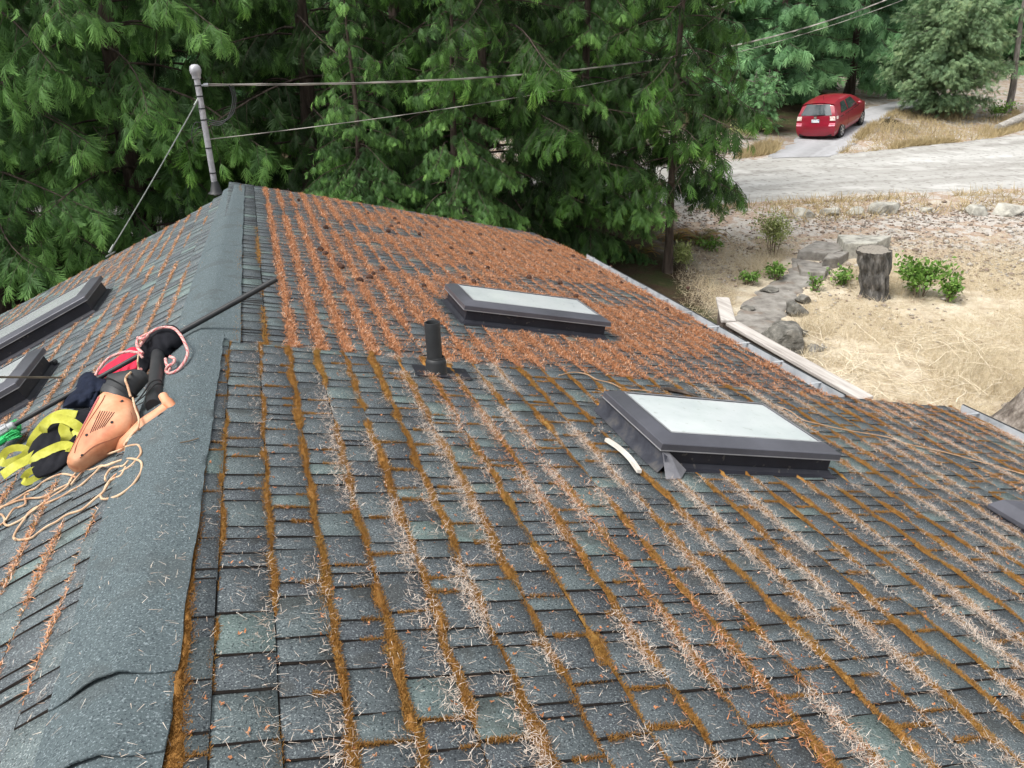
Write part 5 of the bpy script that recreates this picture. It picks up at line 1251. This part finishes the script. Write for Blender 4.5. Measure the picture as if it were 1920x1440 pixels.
        m = MB(); m.tube([sd_(.66, .9, .002), sd_(.66, .6, .003), sd_(.66, .36, .003)], .005, 4); m.tube([sd_(x, .86 + .03 * x, .004) for x in np.linspace(-.2, 1.9, 8)], .012, 4); m.build('door_line', M_TYRE, root)
        for x in (.16, 1.25): m = MB(); m.box(sd_(x, .86, .018), .18, .03, .035); m.build('door_handle', M_RED, root)
        m = MB(); m.box(V(1.72, s * .90, 1.03), .10, .17, .13, bev=.04); m.build('mirror', M_RED, root)
        for xw in (0, 2.45):
            m = MB(); m.lathe([(.345, -.03), (.345, .004), (.30, .006), (.30, -.03)], V(xw, s * (wz(.4) * tap(xw)), .31), V(0, s, 0), 28, cap=True); m.build('wheel_arch', M_TYRE, root)
            m = MB(); y0 = wz(.35) * tap(xw) - .17
            m.lathe([(.18, 0), (.27, 0), (.295, .03), (.295, .15), (.28, .185), (.20, .19)], V(xw, s * y0, .295), V(0, s, 0), 28, cap=True); w_ = m.build('wheel', M_TYRE, root, smooth=True)
            m = MB(); m.lathe([(.205, .186), (.205, .196), (.185, .194), (.18, .18)], V(xw, s * y0, .295), V(0, s, 0), 28, cap=False)
            for k in range(6):
                a = k * math.pi / 3; d = V(math.cos(a), 0, math.sin(a)); c = V(xw, s * (y0 + .19), .295); m.box(c + d * .10, .19, .012, .05, ax=(d, V(0, 1, 0), np.cross(d, V(0, 1, 0))))
            m.lathe([(.045, .19), (.04, .205), (0, .207)], V(xw, s * y0, .295), V(0, s, 0), 14, cap=False); m.build('rim', M_RIM, w_)
    patch('bumper_trim', M_RED, lambda c, z: rear(c, z, .03), (-.70, .70), (.565, .60), root, 12, 3)
    m = MB(); m.box(V(-.66, 0, .26), .10, 1.3, .10); m.build('underside', M_TYRE, root)
    m = MB(); m.tube([V(-.15, -.1, 1.50), V(-.22, -.1, 1.66)], .006, 5); m.build('aerial', M_TYRE, root)
    for s in (1, -1): m = MB(); m.box(V(3.02, s * .55, .72), .25, .34, .14, bev=.05); m.build('headlight', M_LAMP, root)
    patch('windscreen', M_GLASSD, lambda y, x: V(x + .01, y * wz(min(1.46, ztop(x))) , ztop(x) + .006 - .03 * y * y), (-.85, .85), (1.52, 2.38), root)
    return root
car = build_car()
def euler_from(yaw, p, r):
    Rz = Matrix.Rotation(yaw, 3, 'Z'); Ry = Matrix(((math.cos(p), 0, -math.sin(p)), (0, 1, 0), (math.sin(p), 0, math.cos(p)))); Rx = Matrix.Rotation(r, 3, 'X'); return (Rz @ Ry @ Rx).to_euler()
car.location = tuple(CARP); car.rotation_euler = euler_from(.587, .156, -.046)

# ------------------------------------------------------------------ tools lying by the ridge
def z5(x, y, h=0.0): return LQ(x * .20833, 600 + y * .20833, h)
def z8(x, y, h=0.0):
    px, py = x * .2222, 720 + y * .2222; q = LQ(px, py, h); k_ = np.clip((.36 - (q - CR0) @ DLs) / .16, 0, 1); h = h + .034 * k_
    q = LQ(px, py, h); qr = RQ(px, py, h)
    return q if q[0] < crest(q[1])[0] else qr
def leaning(ax_, ay_, deg, h0=.015):
    """items of the pile lean up out of the roof: a plane tipped towards the ridge side through the point where the item rests"""
    A = z5(ax_, ay_, h0); v = nrm(CAMP - A); v = nrm(v - NL * (v @ NL)); n_ = nrm(NL * math.cos(math.radians(deg)) + v * math.sin(math.radians(deg)))
    def conv(x, y, h=0.0): return pix_plane(x * .20833, 600 + y * .20833, A, n_, h)
    conv.n = n_; return conv
zb_ = leaning(860, 1230, 34, .02); NT = zb_.n                      # the blower body
M_ORANGE = pmat('faded_orange_plastic', [hexc(184, 112, 78), hexc(204, 140, 104), hexc(218, 168, 134)], rough=.55, scale=7, spec=.35, speck=(16, hexc(170, 90, 60), .62, .4))
M_PINK = pmat('faded_label', [hexc(176, 92, 92), hexc(194, 112, 108)], rough=.5, scale=8)
M_NAVY = pmat('navy_fleece', [hexc(26, 30, 42), hexc(38, 44, 60)], rough=.98, scale=20, spec=.1, bump=.5, bscale=220, bdist=.004)
M_BLKC = pmat('black_cloth', [hexc(22, 23, 27), hexc(36, 37, 42)], rough=.95, scale=14, spec=.15, bump=.4, bscale=200, bdist=.004)
M_REDC = pmat('red_cloth', [hexc(176, 24, 52), hexc(206, 40, 70)], rough=.8, scale=8)
M_YEL = pmat('yellow_webbing', [hexc(140, 138, 40), hexc(176, 176, 62), hexc(204, 206, 104)], rough=.75, scale=12, bump=.4, bscale=300, bdist=.003)
M_ROPE = pmat('braided_rope', [hexc(214, 190, 180), hexc(196, 100, 104), hexc(216, 196, 186)], rough=.85, attr='tone', attr_w=1.0, bump=.4, bscale=200, bdist=.004)
M_CORD = pmat('tan_cord', [hexc(164, 124, 96), hexc(196, 160, 128), hexc(214, 186, 154), hexc(184, 128, 96)], rough=.7, scale=7)
M_GRN = pmat('green_bristle', [hexc(14, 130, 66), hexc(30, 176, 92), hexc(60, 196, 110)], rough=.6, attr='tone')
M_WHITE = pmat('white_plastic', [hexc(196, 190, 180), hexc(222, 218, 210)], rough=.5, scale=8)
M_GREYP = pmat('grey_plastic', [hexc(140, 144, 146), hexc(176, 180, 182)], rough=.5, scale=8)
# pole with brush
pl0 = LQ(17, 802, .10); cpt = None
for yy in np.linspace(4.0, 6.0, 400):                              # where the pole crosses the ridge in the picture
    c = crest(yy) + UP * .055; q = RCAM.T @ (c - CAMP); px, py = 960 - F_PX * q[0] / q[2], 720 + F_PX * q[1] / q[2]
    if abs((py - 802) - (522 - 802) / (518 - 17) * (px - 17)) < 1.2: cpt = c; break
dpl = nrm(cpt - pl0); r_ = ray(518, 522)
A2 = np.stack([dpl, -r_], 1); tt_, _u = np.linalg.lstsq(A2, CAMP - pl0, rcond=None)[0]; pl1 = pl0 + dpl * tt_
pole = empty('brush_pole', (pl0 + pl1) / 2, 'long black extension pole with a green brush head lying across the ridge', 'pole')
b = MB(); b.tube([pl0, pl0 + (pl1 - pl0) * .62], .0125, 14); b.build('shaft', M_BLACK, pole, smooth=True)
b = MB(); b.tube([pl0 + (pl1 - pl0) * .60, pl0 + (pl1 - pl0) * .985, pl1], [.0155, .0155, .014], 14); b.build('outer_shaft', M_BLACK, pole, smooth=True)
b = MB(); ax0 = -dpl
b.lathe([(.014, -.03), (.020, -.025), (.022, 0), (.027, .004), (.027, .06), (.020, .064), (.020, .15)], pl0, ax0, 18)
for k in range(9):
    a = 2 * math.pi * k / 9; u = nrm(np.cross(dpl, UP)); w_ = np.cross(dpl, u); b.box(pl0 + ax0 * .032 + (u * math.cos(a) + w_ * math.sin(a)) * .027, .052, .006, .006, ax=(ax0, np.cross(ax0, u * math.cos(a) + w_ * math.sin(a)), u * math.cos(a) + w_ * math.sin(a)))
b.build('connector', M_GREYP, pole, smooth=True, angle=30)
hd = pl0 + ax0 * .16; bdir = nrm(z5(10, 1330, .06) - z5(60, 1010, .06)); b = MB()
c0 = z5(10, 1010, .075); b.box(c0 + bdir * .085, .24, .07, .03, ax=(bdir, nrm(np.cross(NL, bdir)), NL), bev=.008); b.build('brush_block', M_GRN, pole)
b = MB(); rgb = np.random.RandomState(4); side_ = nrm(np.cross(NL, bdir)); side_ = side_ if (side_ @ (z5(200, 1000) - z5(10, 1000))) > 0 else -side_
for k in range(420):
    q = c0 + bdir * rgb.uniform(-.03, .20) + NL * rgb.uniform(-.014, .014) + side_ * .03; e = q + side_ * rgb.uniform(.05, .065) + bdir * rgb.normal(0, .006) + NL * rgb.normal(-.012, .008)
    b.tube([q, (q + e) / 2, e], [.0022, .002, .0014], 4, tone=float(rgb.uniform(0, 1)))
b.build('bristles', M_GRN, pole)
b = MB(); s0, s1 = LQ(115, 708, .02), at_depth(-120, 706, 3.4); b.tube([s0, s1], .006, 8)
tag(b.build('thin_rod', pmat('tarnished_rod', [hexc(92, 84, 70), hexc(140, 130, 110)], rough=.5), smooth=True), 'thin bare rod lying before the left skylight', 'rod')
# --- leaf blower
blow = empty('leaf_blower', z5(1000, 1000), 'faded orange electric leaf blower with a black tube lying beside the ridge cap', 'leaf blower')
ST = [(-662, 28, 60, .018), (-640, 10, 90, .032), (-595, 0, 128, .042), (-433, 0, 222, .052), (-285, 0, 312, .058), (-150, 0, 376, .060), (-58, 0, 380, .060), (40, 0, 352, .056), (95, 40, 325, .050), (118, 90, 300, .038)]
def an(a, n, h): return zb_(905 + .457 * a + .889 * n, 735 - .889 * a + .458 * n, h)
def ring_at(a):
    aa = [s[0] for s in ST]; n0, n1, hh = (np.interp(a, aa, [s[i] for s in ST]) for i in (1, 2, 3)); L, R_ = an(a, n0, hh), an(a, n1, hh); return (L + R_) / 2, (R_ - L) / 2, hh, n0, n1
def se(c, p): return math.copysign(abs(c) ** p, c)
def surf(a, th, off=0.0):
    C, hv, hh, _, _ = ring_at(a); return C + hv * se(math.cos(th), .62) * (1 + off / .08) + NT * ((hh + off) * se(math.sin(th), .70))
b = MB(); aa = np.concatenate([np.linspace(-662, -560, 10), np.linspace(-530, 60, 16), np.linspace(80, 118, 5)])
b.loft([[surf(a, 2 * math.pi * k / 28) for k in range(28)] for a in aa]); b.build('housing', M_ORANGE, blow, smooth=True, angle=60)
def top_pt(x, y, off=.0015):
    d = V(x - 905, y - 735); a = d @ V(.457, -.889); n = d @ V(.889, .458); C, hv, hh, n0, n1 = ring_at(a); f_ = np.clip((n - n0) / (n1 - n0) * 2 - 1, -.98, .98)
    c = abs(f_) ** (1 / .62); s = math.sqrt(max(0, 1 - c * c)) ** .70; return C + hv * f_ + NT * (hh * s + off)
b = MB()
P = []; na = 24
for i in range(na):
    a = -575 + 580 * i / (na - 1)
    for th in np.linspace(math.radians(164), math.radians(128), 5): P.append(surf(a, th, .002))
b.add(P, [(i*5+k, i*5+k+1, i*5+6+k, i*5+5+k) for i in range(na-1) for k in range(4)]); lab = b.build('side_panel', M_PINK, blow, smooth=True)
b = MB()
for (a0, a1) in ((-420, -300), (-150, -95)):                       # worn pale lettering strokes, too faded to read
    for k in range(int((a1 - a0) / 18)):
        a = a0 + 18 * k; b.add([surf(a, math.radians(152), .0035), surf(a + 9, math.radians(152), .0035), surf(a + 11, math.radians(142), .0035), surf(a + 2, math.radians(142), .0035)], [(0, 1, 2, 3)])
b.build('faded_lettering', M_WHITE, lab)
b = MB()
for k in range(7):
    x0, y0, x1, y1 = 964 + 21 * k, 892 + 2 * k, 872 + 21 * k, 1086 - 9 * k
    path = [top_pt(x0 + (x1 - x0) * t, y0 + (y1 - y0) * t, .0008) for t in np.linspace(0, 1, 6)]; b.ribbon(path, NT, .0021, .0014)
b.build('vent_grille', M_TYRE, blow)
b = MB()
for pth in ([(1130, 800), (1215, 880), (1212, 960), (1165, 1040), (1060, 1110), (900, 1190), (760, 1290)], [(1000, 745), (960, 830), (850, 990), (745, 1180), (720, 1250)]):
    b.ribbon(smooth_path([top_pt(x, y, .0008) for x, y in pth], 6), NT, .0030, .0012)
b.build('seam', pmat('shadowed_seam', [hexc(112, 62, 40), hexc(140, 84, 58)], rough=.7), blow)
for (x, y) in ((1150, 797), (1066, 993), (838, 1102), (785, 1266)):
    b = MB(); b.lathe([(.0058, .0), (.0058, .002), (0, .002)], top_pt(x, y, .0), NT, 12, cap=False); b.build('screw_hole', M_TYRE, blow)
b = MB(); hp = smooth_path([zb_(1080, 1190, .03), zb_(1150, 1120, .045), zb_(1235, 1040, .055), zb_(1320, 950, .06), zb_(1420, 875, .065), zb_(1505, 800, .07)], 6)
b.tube(hp, np.interp(np.linspace(0, 1, len(hp)), [0, .2, .5, .8, 1], [.022, .042, .038, .033, .028]), 14); b.build('handle', M_ORANGE, blow, smooth=True)
b = MB(); hp = smooth_path([zb_(1466, 680, .075), zb_(1490, 720, .075), zb_(1535, 775, .07), zb_(1580, 830, .065)], 6); b.tube(hp, [.019] * 8 + [.023] * (len(hp) - 8), 12); b.build('grip_knob', M_ORANGE, blow, smooth=True)
b = MB(); b.lathe([(.006, 0), (.006, .002), (0, .002)], zb_(1462, 676, .088), nrm(NT + V(.3, -.6, 0)), 10, cap=False); b.build('screw_hole', M_TYRE, blow)
for (x, y, r1) in ((1462, 872, .020), (1330, 980, .014), (1300, 1022, .013)):
    b = MB(); c = zb_(x, y, .108 if x < 1400 else .104); b.lathe([(r1, 0), (r1, .004), (r1 * .8, .005), (r1 * .75, .001), (0, .001)], c - NT * .004, NT, 14, cap=False); b.build('trigger_hole', M_TYRE, blow)
b = MB(); t0_, t1_ = zb_(1380, 775, .02), z5(1424, 300, .075); tp = [t0_ + (t1_ - t0_) * k for k in (0, .12, .35, .66, 1)]
b.tube(smooth_path(tp, 5), np.interp(np.linspace(0, 1, 21), [0, .1, .28, .3, .5, .52, 1], [.030, .036, .036, .033, .033, .031, .031]), 20); b.build('tube', M_BLACK, blow, smooth=True, angle=50)
b = MB()
def ering(x, y, hw, h, hz, dirv=(.889, .458), n=20):
    c = zb_(x, y, h); e = zb_(x + dirv[0] * 100, y + dirv[1] * 100, h) - c; e = e * hw / 100; return [c + e * math.cos(2*math.pi*k/n) + NT * hz * math.sin(2*math.pi*k/n) for k in range(n)]
b.loft([ering(1040, 735, 150, .05, .052), ering(1050, 705, 152, .05, .056), ering(1068, 668, 150, .05, .056), ering(1070, 660, 138, .05, .048), ering(1085, 620, 134, .05, .046), ering(1087, 610, 146, .05, .054), ering(1105, 580, 142, .05, .054), ering(1180, 540, 110, .055, .048), ering(1260, 500, 80, .06, .036), ering(1300, 480, 40, .06, .02)])
b.build('fan_collar', M_BLACK, blow, smooth=True, angle=35)
b = MB()
b.tube(smooth_path([zb_(1210, 760, .10), zb_(1290, 660, .115), zb_(1360, 560, .112), zb_(1440, 540, .105), zb_(1465, 590, .085)], 6), .0028, 6)
b.tube(smooth_path([zb_(1225, 740, .10), zb_(1310, 670, .12), zb_(1400, 580, .11), zb_(1470, 580, .085)], 6), .0028, 6)
b.build('strap', M_TYRE, blow, smooth=True)
b = MB(); b.loft([ering(1120, 1210, 20, .03, .010), ering(1160, 1195, 62, .03, .028), ering(1210, 1175, 66, .03, .03), ering(1260, 1150, 50, .03, .024), ering(1330, 1115, 16, .02, .006)]); b.build('underside_shadow', M_BLACK, blow, smooth=True)  # black lump stands in for the shadow under the blower
# --- cloths
def heap(name, pts, hmax, mat, label, cat, seed, parent=None, h0=.004, pw=2.2, wr=.010, K=16, M=72, fold=3.0, lean=None, deg=26):
    conv = leaning(lean[0], lean[1], deg, .01) if lean else z5
    Pb = np.array(pts, float); Pb = np.vstack([Pb, Pb[:1]]); sp = smooth_path(Pb, 10)[:-1]; idx_ = np.linspace(0, len(sp) - 1, M, endpoint=False).astype(int); bd = sp[idx_]; c = bd.mean(0)
    V_ = []; B_k = []; rg_ = np.random.RandomState(seed); ph = rg_.uniform(0, 6, 4)
    for i in range(K + 1):
        r = i / K
        for k in range(M):
            q = c + (bd[k] - c) * r; a = 2 * math.pi * k / M
            h = h0 + hmax * (1 - r ** pw) ** .6
            d = (q - c) / 100
            h += wr * (1 - r ** 6) * (abs(math.sin(fold * d[0] + 1.4 * d[1] + ph[0] + 1.5 * float(vnoise(d[0] * .8 + 5, d[1] * .8 + seed, seed)))) + .7 * math.sin(fold * .7 * d[1] - 1.1 * d[0] + ph[1]) * .6 + 1.3 * (float(fbm(d[0] * 1.5 + 9, d[1] * 1.5, seed)) - .5))
            if r == 1: h = .001
            V_.append(conv(q[0], q[1], max(.001, h))); B_k.append(conv(q[0], q[1], -.45 * hmax * (1 - r ** pw) ** .6 - .001))
    F = [(i*M+k, i*M+(k+1) % M, i*M+M+(k+1) % M, i*M+M+k) for i in range(K) for k in range(M)]
    n0 = len(V_); b = MB(); b.add(V_ + B_k, F + [tuple(n0 + q for q in f[::-1]) for f in F] + [(K*M+k, n0+K*M+k, n0+K*M+(k+1) % M, K*M+(k+1) % M) for k in range(M)]); o = b.build(name, mat, parent, smooth=True, angle=75)
    if label: tag(o, label, cat)
    return o
heap('fleece', [(560, 790), (590, 700), (680, 600), (720, 510), (800, 465), (930, 520), (1045, 560), (1010, 610), (940, 650), (890, 740), (850, 820), (760, 790), (650, 800)], .085, M_NAVY, 'crumpled navy fleece lying over the pole beside the blower', 'cloth', 5, wr=.014, lean=(720, 800), deg=30)
heap('red_cloth', [(870, 490), (960, 400), (1050, 340), (1180, 245), (1270, 280), (1290, 400), (1250, 470), (1150, 530), (1050, 570), (960, 530)], .030, M_REDC, 'bright red cloth folded under the rope and pole', 'cloth', 6, wr=.008, fold=4, lean=(1000, 560), deg=22)
heap('dark_bag', [(250, 1180), (330, 1040), (430, 960), (560, 860), (700, 820), (820, 830), (830, 920), (700, 1080), (640, 1250), (560, 1330), (430, 1400), (330, 1420), (280, 1330)], .012, M_BLKC, 'dark fabric bag under the tangled yellow straps', 'bag', 7, wr=.006, lean=(450, 1410), deg=26)
# white marks printed on the dark fabric beside the label edge
b = MB(); zc_ = leaning(760, 985, 30, .01)
for pth in ([(705, 830), (700, 880), (740, 890)], [(745, 845), (790, 840)], [(750, 845), (755, 870), (785, 875), (780, 900), (745, 905)], [(735, 915), (705, 905), (695, 935), (715, 960), (740, 950)], [(770, 910), (755, 925), (765, 950), (790, 945), (795, 915), (770, 910)], [(795, 912), (800, 955)]):
    b.ribbon(smooth_path([zc_(x, y, .070) for x, y in pth], 5), zc_.n, .0055, .0015)
cap_ = heap('printed_cap', [(670, 830), (740, 800), (830, 800), (850, 880), (810, 980), (730, 970), (680, 910)], .058, M_BLKC, 'black fabric cap with white printed marks beside the blower', 'cap', 8, h0=.01, wr=.003, pw=5, lean=(760, 985), deg=30)
b.build('printed_marks', M_WHITE, cap_)
zs_ = leaning(1290, 490, 20, .01); b = MB(); rgs = np.random.RandomState(8); rings = []
pth = smooth_path([(1285, 480), (1300, 390), (1335, 300), (1400, 225), (1480, 180), (1560, 165), (1640, 175)], 5); hw = np.interp(np.linspace(0, 1, len(pth)), [0, .15, .35, .55, .75, .92, 1], [18, 42, 80, 112, 108, 78, 20])
sl_h = np.interp(np.linspace(0, 1, len(pth)), [0, .3, .6, 1], [.05, .10, .10, .07])
T_ = nrm(np.gradient(pth, axis=0))
for i, (x, y) in enumerate(pth):
    rr = []
    for k in range(26):
        a = 2 * math.pi * k / 26; wv = 1 + .30 * (float(fbm(i * .16 + 3 + 1.1 * math.cos(a), 4 + 1.1 * math.sin(a) + i * .05, 15)) - .5) * 2 + .05 * math.sin(i * .8 + 2 * a)
        c = zs_(x - T_[i][1] * hw[i] * math.cos(a) * wv, y + T_[i][0] * hw[i] * math.cos(a) * wv, sl_h[i]); rr.append(c + zs_.n * .040 * (hw[i] / 110) ** .6 * math.sin(a) * wv)
    rings.append(rr)
b.loft(rings); tag(b.build('black_sleeve', M_BLKC, smooth=True, angle=75), 'black cloth sleeve pulled over the end of the blower tube', 'cloth')
# --- yellow straps
zh_ = leaning(320, 1440, 27, .005)
hs = empty('yellow_harness', z5(400, 1150), 'tangle of bright yellow webbing straps left of the blower', 'strap')
b_ = None
for i, (pts, hts, nrmv, w_) in enumerate([
    ([(10, 1255), (60, 1180), (150, 1150), (235, 1165), (215, 1220), (110, 1270), (30, 1290), (5, 1260)], [.03, .05, .06, .05, .035, .03, .03, .03], (zh_.n * .4 + V(.2, -.9, 0)), .030),
    ([(20, 1400), (130, 1320), (260, 1250), (350, 1190)], [.035, .05, .06, .06], zh_.n + V(.2, -.5, 0), .040),
    ([(290, 1310), (330, 1240), (430, 1180), (560, 1130), (640, 1150), (600, 1230), (480, 1290)], [.05, .075, .085, .085, .08, .06, .05], zh_.n + V(.2, -.7, 0), .038),
    ([(430, 1330), (540, 1280), (650, 1210), (690, 1130)], [.045, .06, .06, .06], zh_.n + V(.1, -.5, 0), .042),
    ([(210, 1430), (260, 1370), (370, 1330), (460, 1290), (430, 1350), (330, 1420), (240, 1460), (205, 1440)], [.02, .045, .055, .055, .04, .03, .02, .02], zh_.n * .3 + V(.2, -.9, 0), .028),
    ([(385, 1020), (400, 950), (460, 900), (560, 890), (660, 930), (750, 1000)], [.06, .10, .115, .115, .10, .07], zh_.n + V(.3, -.5, 0), .040),
    ([(265, 1160), (300, 1070), (370, 970), (450, 890), (560, 840), (690, 850)], [.03, .06, .075, .08, .085, .07], zh_.n + V(.5, -.4, 0), .036),
    ([(580, 1140), (600, 1060), (575, 990), (590, 930)], [.05, .085, .10, .10], zh_.n + V(.6, -.2, 0), .042),
    ([(640, 1010), (700, 1060), (720, 1020)], [.08, .07, .06], zh_.n + V(.1, -.5, 0), .036),
    ([(300, 1130), (360, 1080), (440, 1020)], [.03, .05, .06], zh_.n + V(.3, -.6, 0), .032)]):
    b = MB(); P = smooth_path([zh_(x, y, h) for (x, y), h in zip(pts, hts)], 8)
    b.ribbon(P, nrm(np.array(nrmv)), w_, .0028); b.build('webbing', M_YEL, hs)
# --- rope
zr_ = leaning(1480, 600, 15, .005); b = MB()
stripe = lambda t, L, k: 0.5 if ((t * 2 / (2 * math.pi) + L / .055) % 1.0) < .42 else (0.0 if ((t * 2 / (2 * math.pi) + L / .055) % 1.0) < .7 else 1.0)
for pts, hh in (([(860, 500), (900, 430), (980, 345), (1080, 300), (1170, 285), (1250, 300), (1285, 340)], .04), ([(1010, 525), (1060, 500), (1150, 470), (1230, 480), (1270, 440)], .05),
    ([(1285, 300), (1240, 250), (1235, 190), (1275, 150), (1340, 120), (1400, 85), (1480, 65), (1560, 75), (1620, 130), (1665, 210), (1690, 290), (1665, 370), (1600, 450), (1530, 480), (1495, 460), (1510, 420), (1560, 390), (1570, 350), (1530, 330)], .05),
    ([(1590, 430), (1570, 490), (1530, 550), (1470, 595)], .02), ([(1240, 160), (1290, 170), (1330, 140), (1300, 180), (1260, 230)], .06), ([(1490, 350), (1500, 400), (1530, 440), (1500, 480)], .03)):
    P = smooth_path([zr_(x, y, hh + .012 * math.sin(i * 1.7)) for i, (x, y) in enumerate(pts)], 14); b.tube(P, .0072, 10, tone=stripe)
tag(b.build('rope', M_ROPE, smooth=True), 'red and white braided rope coiled round the black sleeve', 'rope')
# --- cords
def cord(b, pts, r=.0042, h=.012, conv=z8, n=8, amp=.004):
    P = smooth_path([conv(x, y, h + amp * math.sin(i * 2.3 + x * .01)) for i, (x, y) in enumerate(pts)], n); b.tube(P, r, 7)
b = MB()
for pts in ([(-40, 1060), (0, 1050), (90, 995), (170, 950), (240, 905), (300, 880), (360, 830), (430, 790), (520, 760), (600, 770), (640, 790)],
            [(-40, 1050), (60, 1020), (150, 985), (250, 965), (330, 960), (400, 940), (460, 905), (500, 880), (580, 840), (610, 790)],
            [(-40, 1200), (0, 1190), (40, 1160), (110, 1060), (160, 1040), (215, 1010), (210, 945), (250, 925)],
            [(-20, 1120), (10, 1100), (40, 1140), (35, 1175), (70, 1195), (140, 1165), (200, 1130), (330, 1030), (440, 950), (560, 870), (600, 800), (640, 750), (690, 720), (800, 620), (880, 600), (960, 575), (1040, 545)],
            [(130, 1315), (115, 1290), (150, 1220), (200, 1150), (240, 1090), (290, 1050), (360, 1020), (430, 990), (520, 950), (600, 900), (660, 870), (700, 840), (790, 760), (850, 700), (900, 685), (960, 660)],
            [(115, 1300), (160, 1315), (260, 1300), (330, 1250), (400, 1200), (480, 1160), (570, 1100), (690, 1060), (800, 970), (870, 910), (900, 850), (950, 790), (1000, 750), (1090, 700), (1150, 640), (1190, 580), (1170, 520), (1120, 515), (1060, 530)],
            [(860, 970), (850, 940), (880, 900), (930, 820), (980, 790), (1020, 770), (1060, 700)], [(860, 968), (900, 970), (1000, 940), (1100, 870), (1150, 810), (1190, 740), (1195, 670), (1160, 640), (1090, 630), (1000, 650), (900, 690), (850, 690), (780, 720), (700, 740), (640, 800), (600, 850)],
            [(890, 815), (890, 780), (930, 720), (980, 700), (1040, 690), (1080, 650)], [(1050, 530), (1055, 500), (1100, 460), (1140, 410), (1175, 378)]):
    cord(b, pts)
P = smooth_path([zb_(1175, 690, .11), zb_(1150, 600, .115), zb_(1130, 530, .10), zb_(1180, 470, .09), zs_(1245, 450, .05), zs_(1240, 370, .06), zs_(1255, 290, .06), zs_(1290, 250, .06)], 8); b.tube(P, .0048, 7)
P = smooth_path([zb_(1195, 700, .112), zb_(1215, 790, .115), zb_(1245, 870, .12), zb_(1250, 930, .12), zb_(1230, 990, .12), zb_(1170, 1050, .10), zb_(1125, 1120, .085), zb_(1130, 1200, .06)], 8); b.tube(P, .0042, 7)
tag(b.build('extension_cord', M_CORD, smooth=True), 'tan extension cord looped loosely below the blower', 'cord')
b = MB(); tw = lambda x, y, h=0: RQ(x, y, NEAR_LIFT + .012)
pth = [RQ(x, y, NEAR_LIFT + .016) for x, y in ((1048, 704), (1075, 698), (1100, 702), (1120, 712), (1145, 718), (1170, 729), (1195, 731), (1220, 736))] + [RP(1.75, 3.68, NEAR_LIFT + .016), RP(2.2, 3.72, NEAR_LIFT + .016), RP(2.62, 3.62, NEAR_LIFT + .016)] + \
      [RQ(x, y, NEAR_LIFT + .016) for x, y in ((1452, 762), (1480, 770), (1505, 787), (1540, 796), (1580, 805), (1620, 812), (1665, 820), (1700, 832), (1760, 845), (1810, 858), (1860, 872), (1930, 892))]
b.tube(smooth_path(pth, 6), .0034, 6); tag(b.build('twine', pmat('twine', [hexc(150, 118, 90), hexc(184, 154, 124)], rough=.8, scale=20), smooth=True), 'pale twine trailing over the roof past the near skylight', 'twine')
b = MB(); P = smooth_path([RQ(x, y, NEAR_LIFT + .03) for x, y in ((1137, 824), (1158, 838), (1180, 858), (1199, 884))], 6); b.ribbon(P, NR, .020, .016)
tag(b.build('plastic_strip', M_WHITE), 'curved off white plastic strip beside the near skylight', 'strip')
b = MB(); P = smooth_path([RQ(x, y, NEAR_LIFT + .02) for x, y in ((1238, 728), (1262, 731), (1285, 736), (1312, 745))], 4); b.tube(P, np.interp(np.linspace(0, 1, len(P)), [0, .3, .7, 1], [.01, .026, .02, .006]), 8, flat=.5)
tag(b.build('bark_piece', M_BARK), 'dark curl of bark lying above the near skylight', 'bark')
b = MB(); c = z5(465, 395, .03); b.box(c, .075, .045, .035, ax=axL, bev=.010); kb = b.build('rubber_clip', M_BLACK); tag(kb, 'small black plastic clip in the litter by the left skylight', 'clip')
b = MB(); b.box(c + NL * .019 + DLs * -.005, .026, .018, .003, ax=axL); b.build('sticker', M_WHITE, kb)
for k, (x0, y0, x1, y1) in enumerate([(865, 826, 910, 812), (338, 830, 372, 822)][1:]):
    b = MB(); b.tube(smooth_path([RQ(x0, y0, .05), RQ((x0 + x1) / 2, (y0 + y1) / 2 + 1, .05), RQ(x1, y1, .05)], 4), .0025, 5); tag(b.build('twig', M_TWIG), 'small dry twig lying on the ridge cap beside the blower', 'twig')
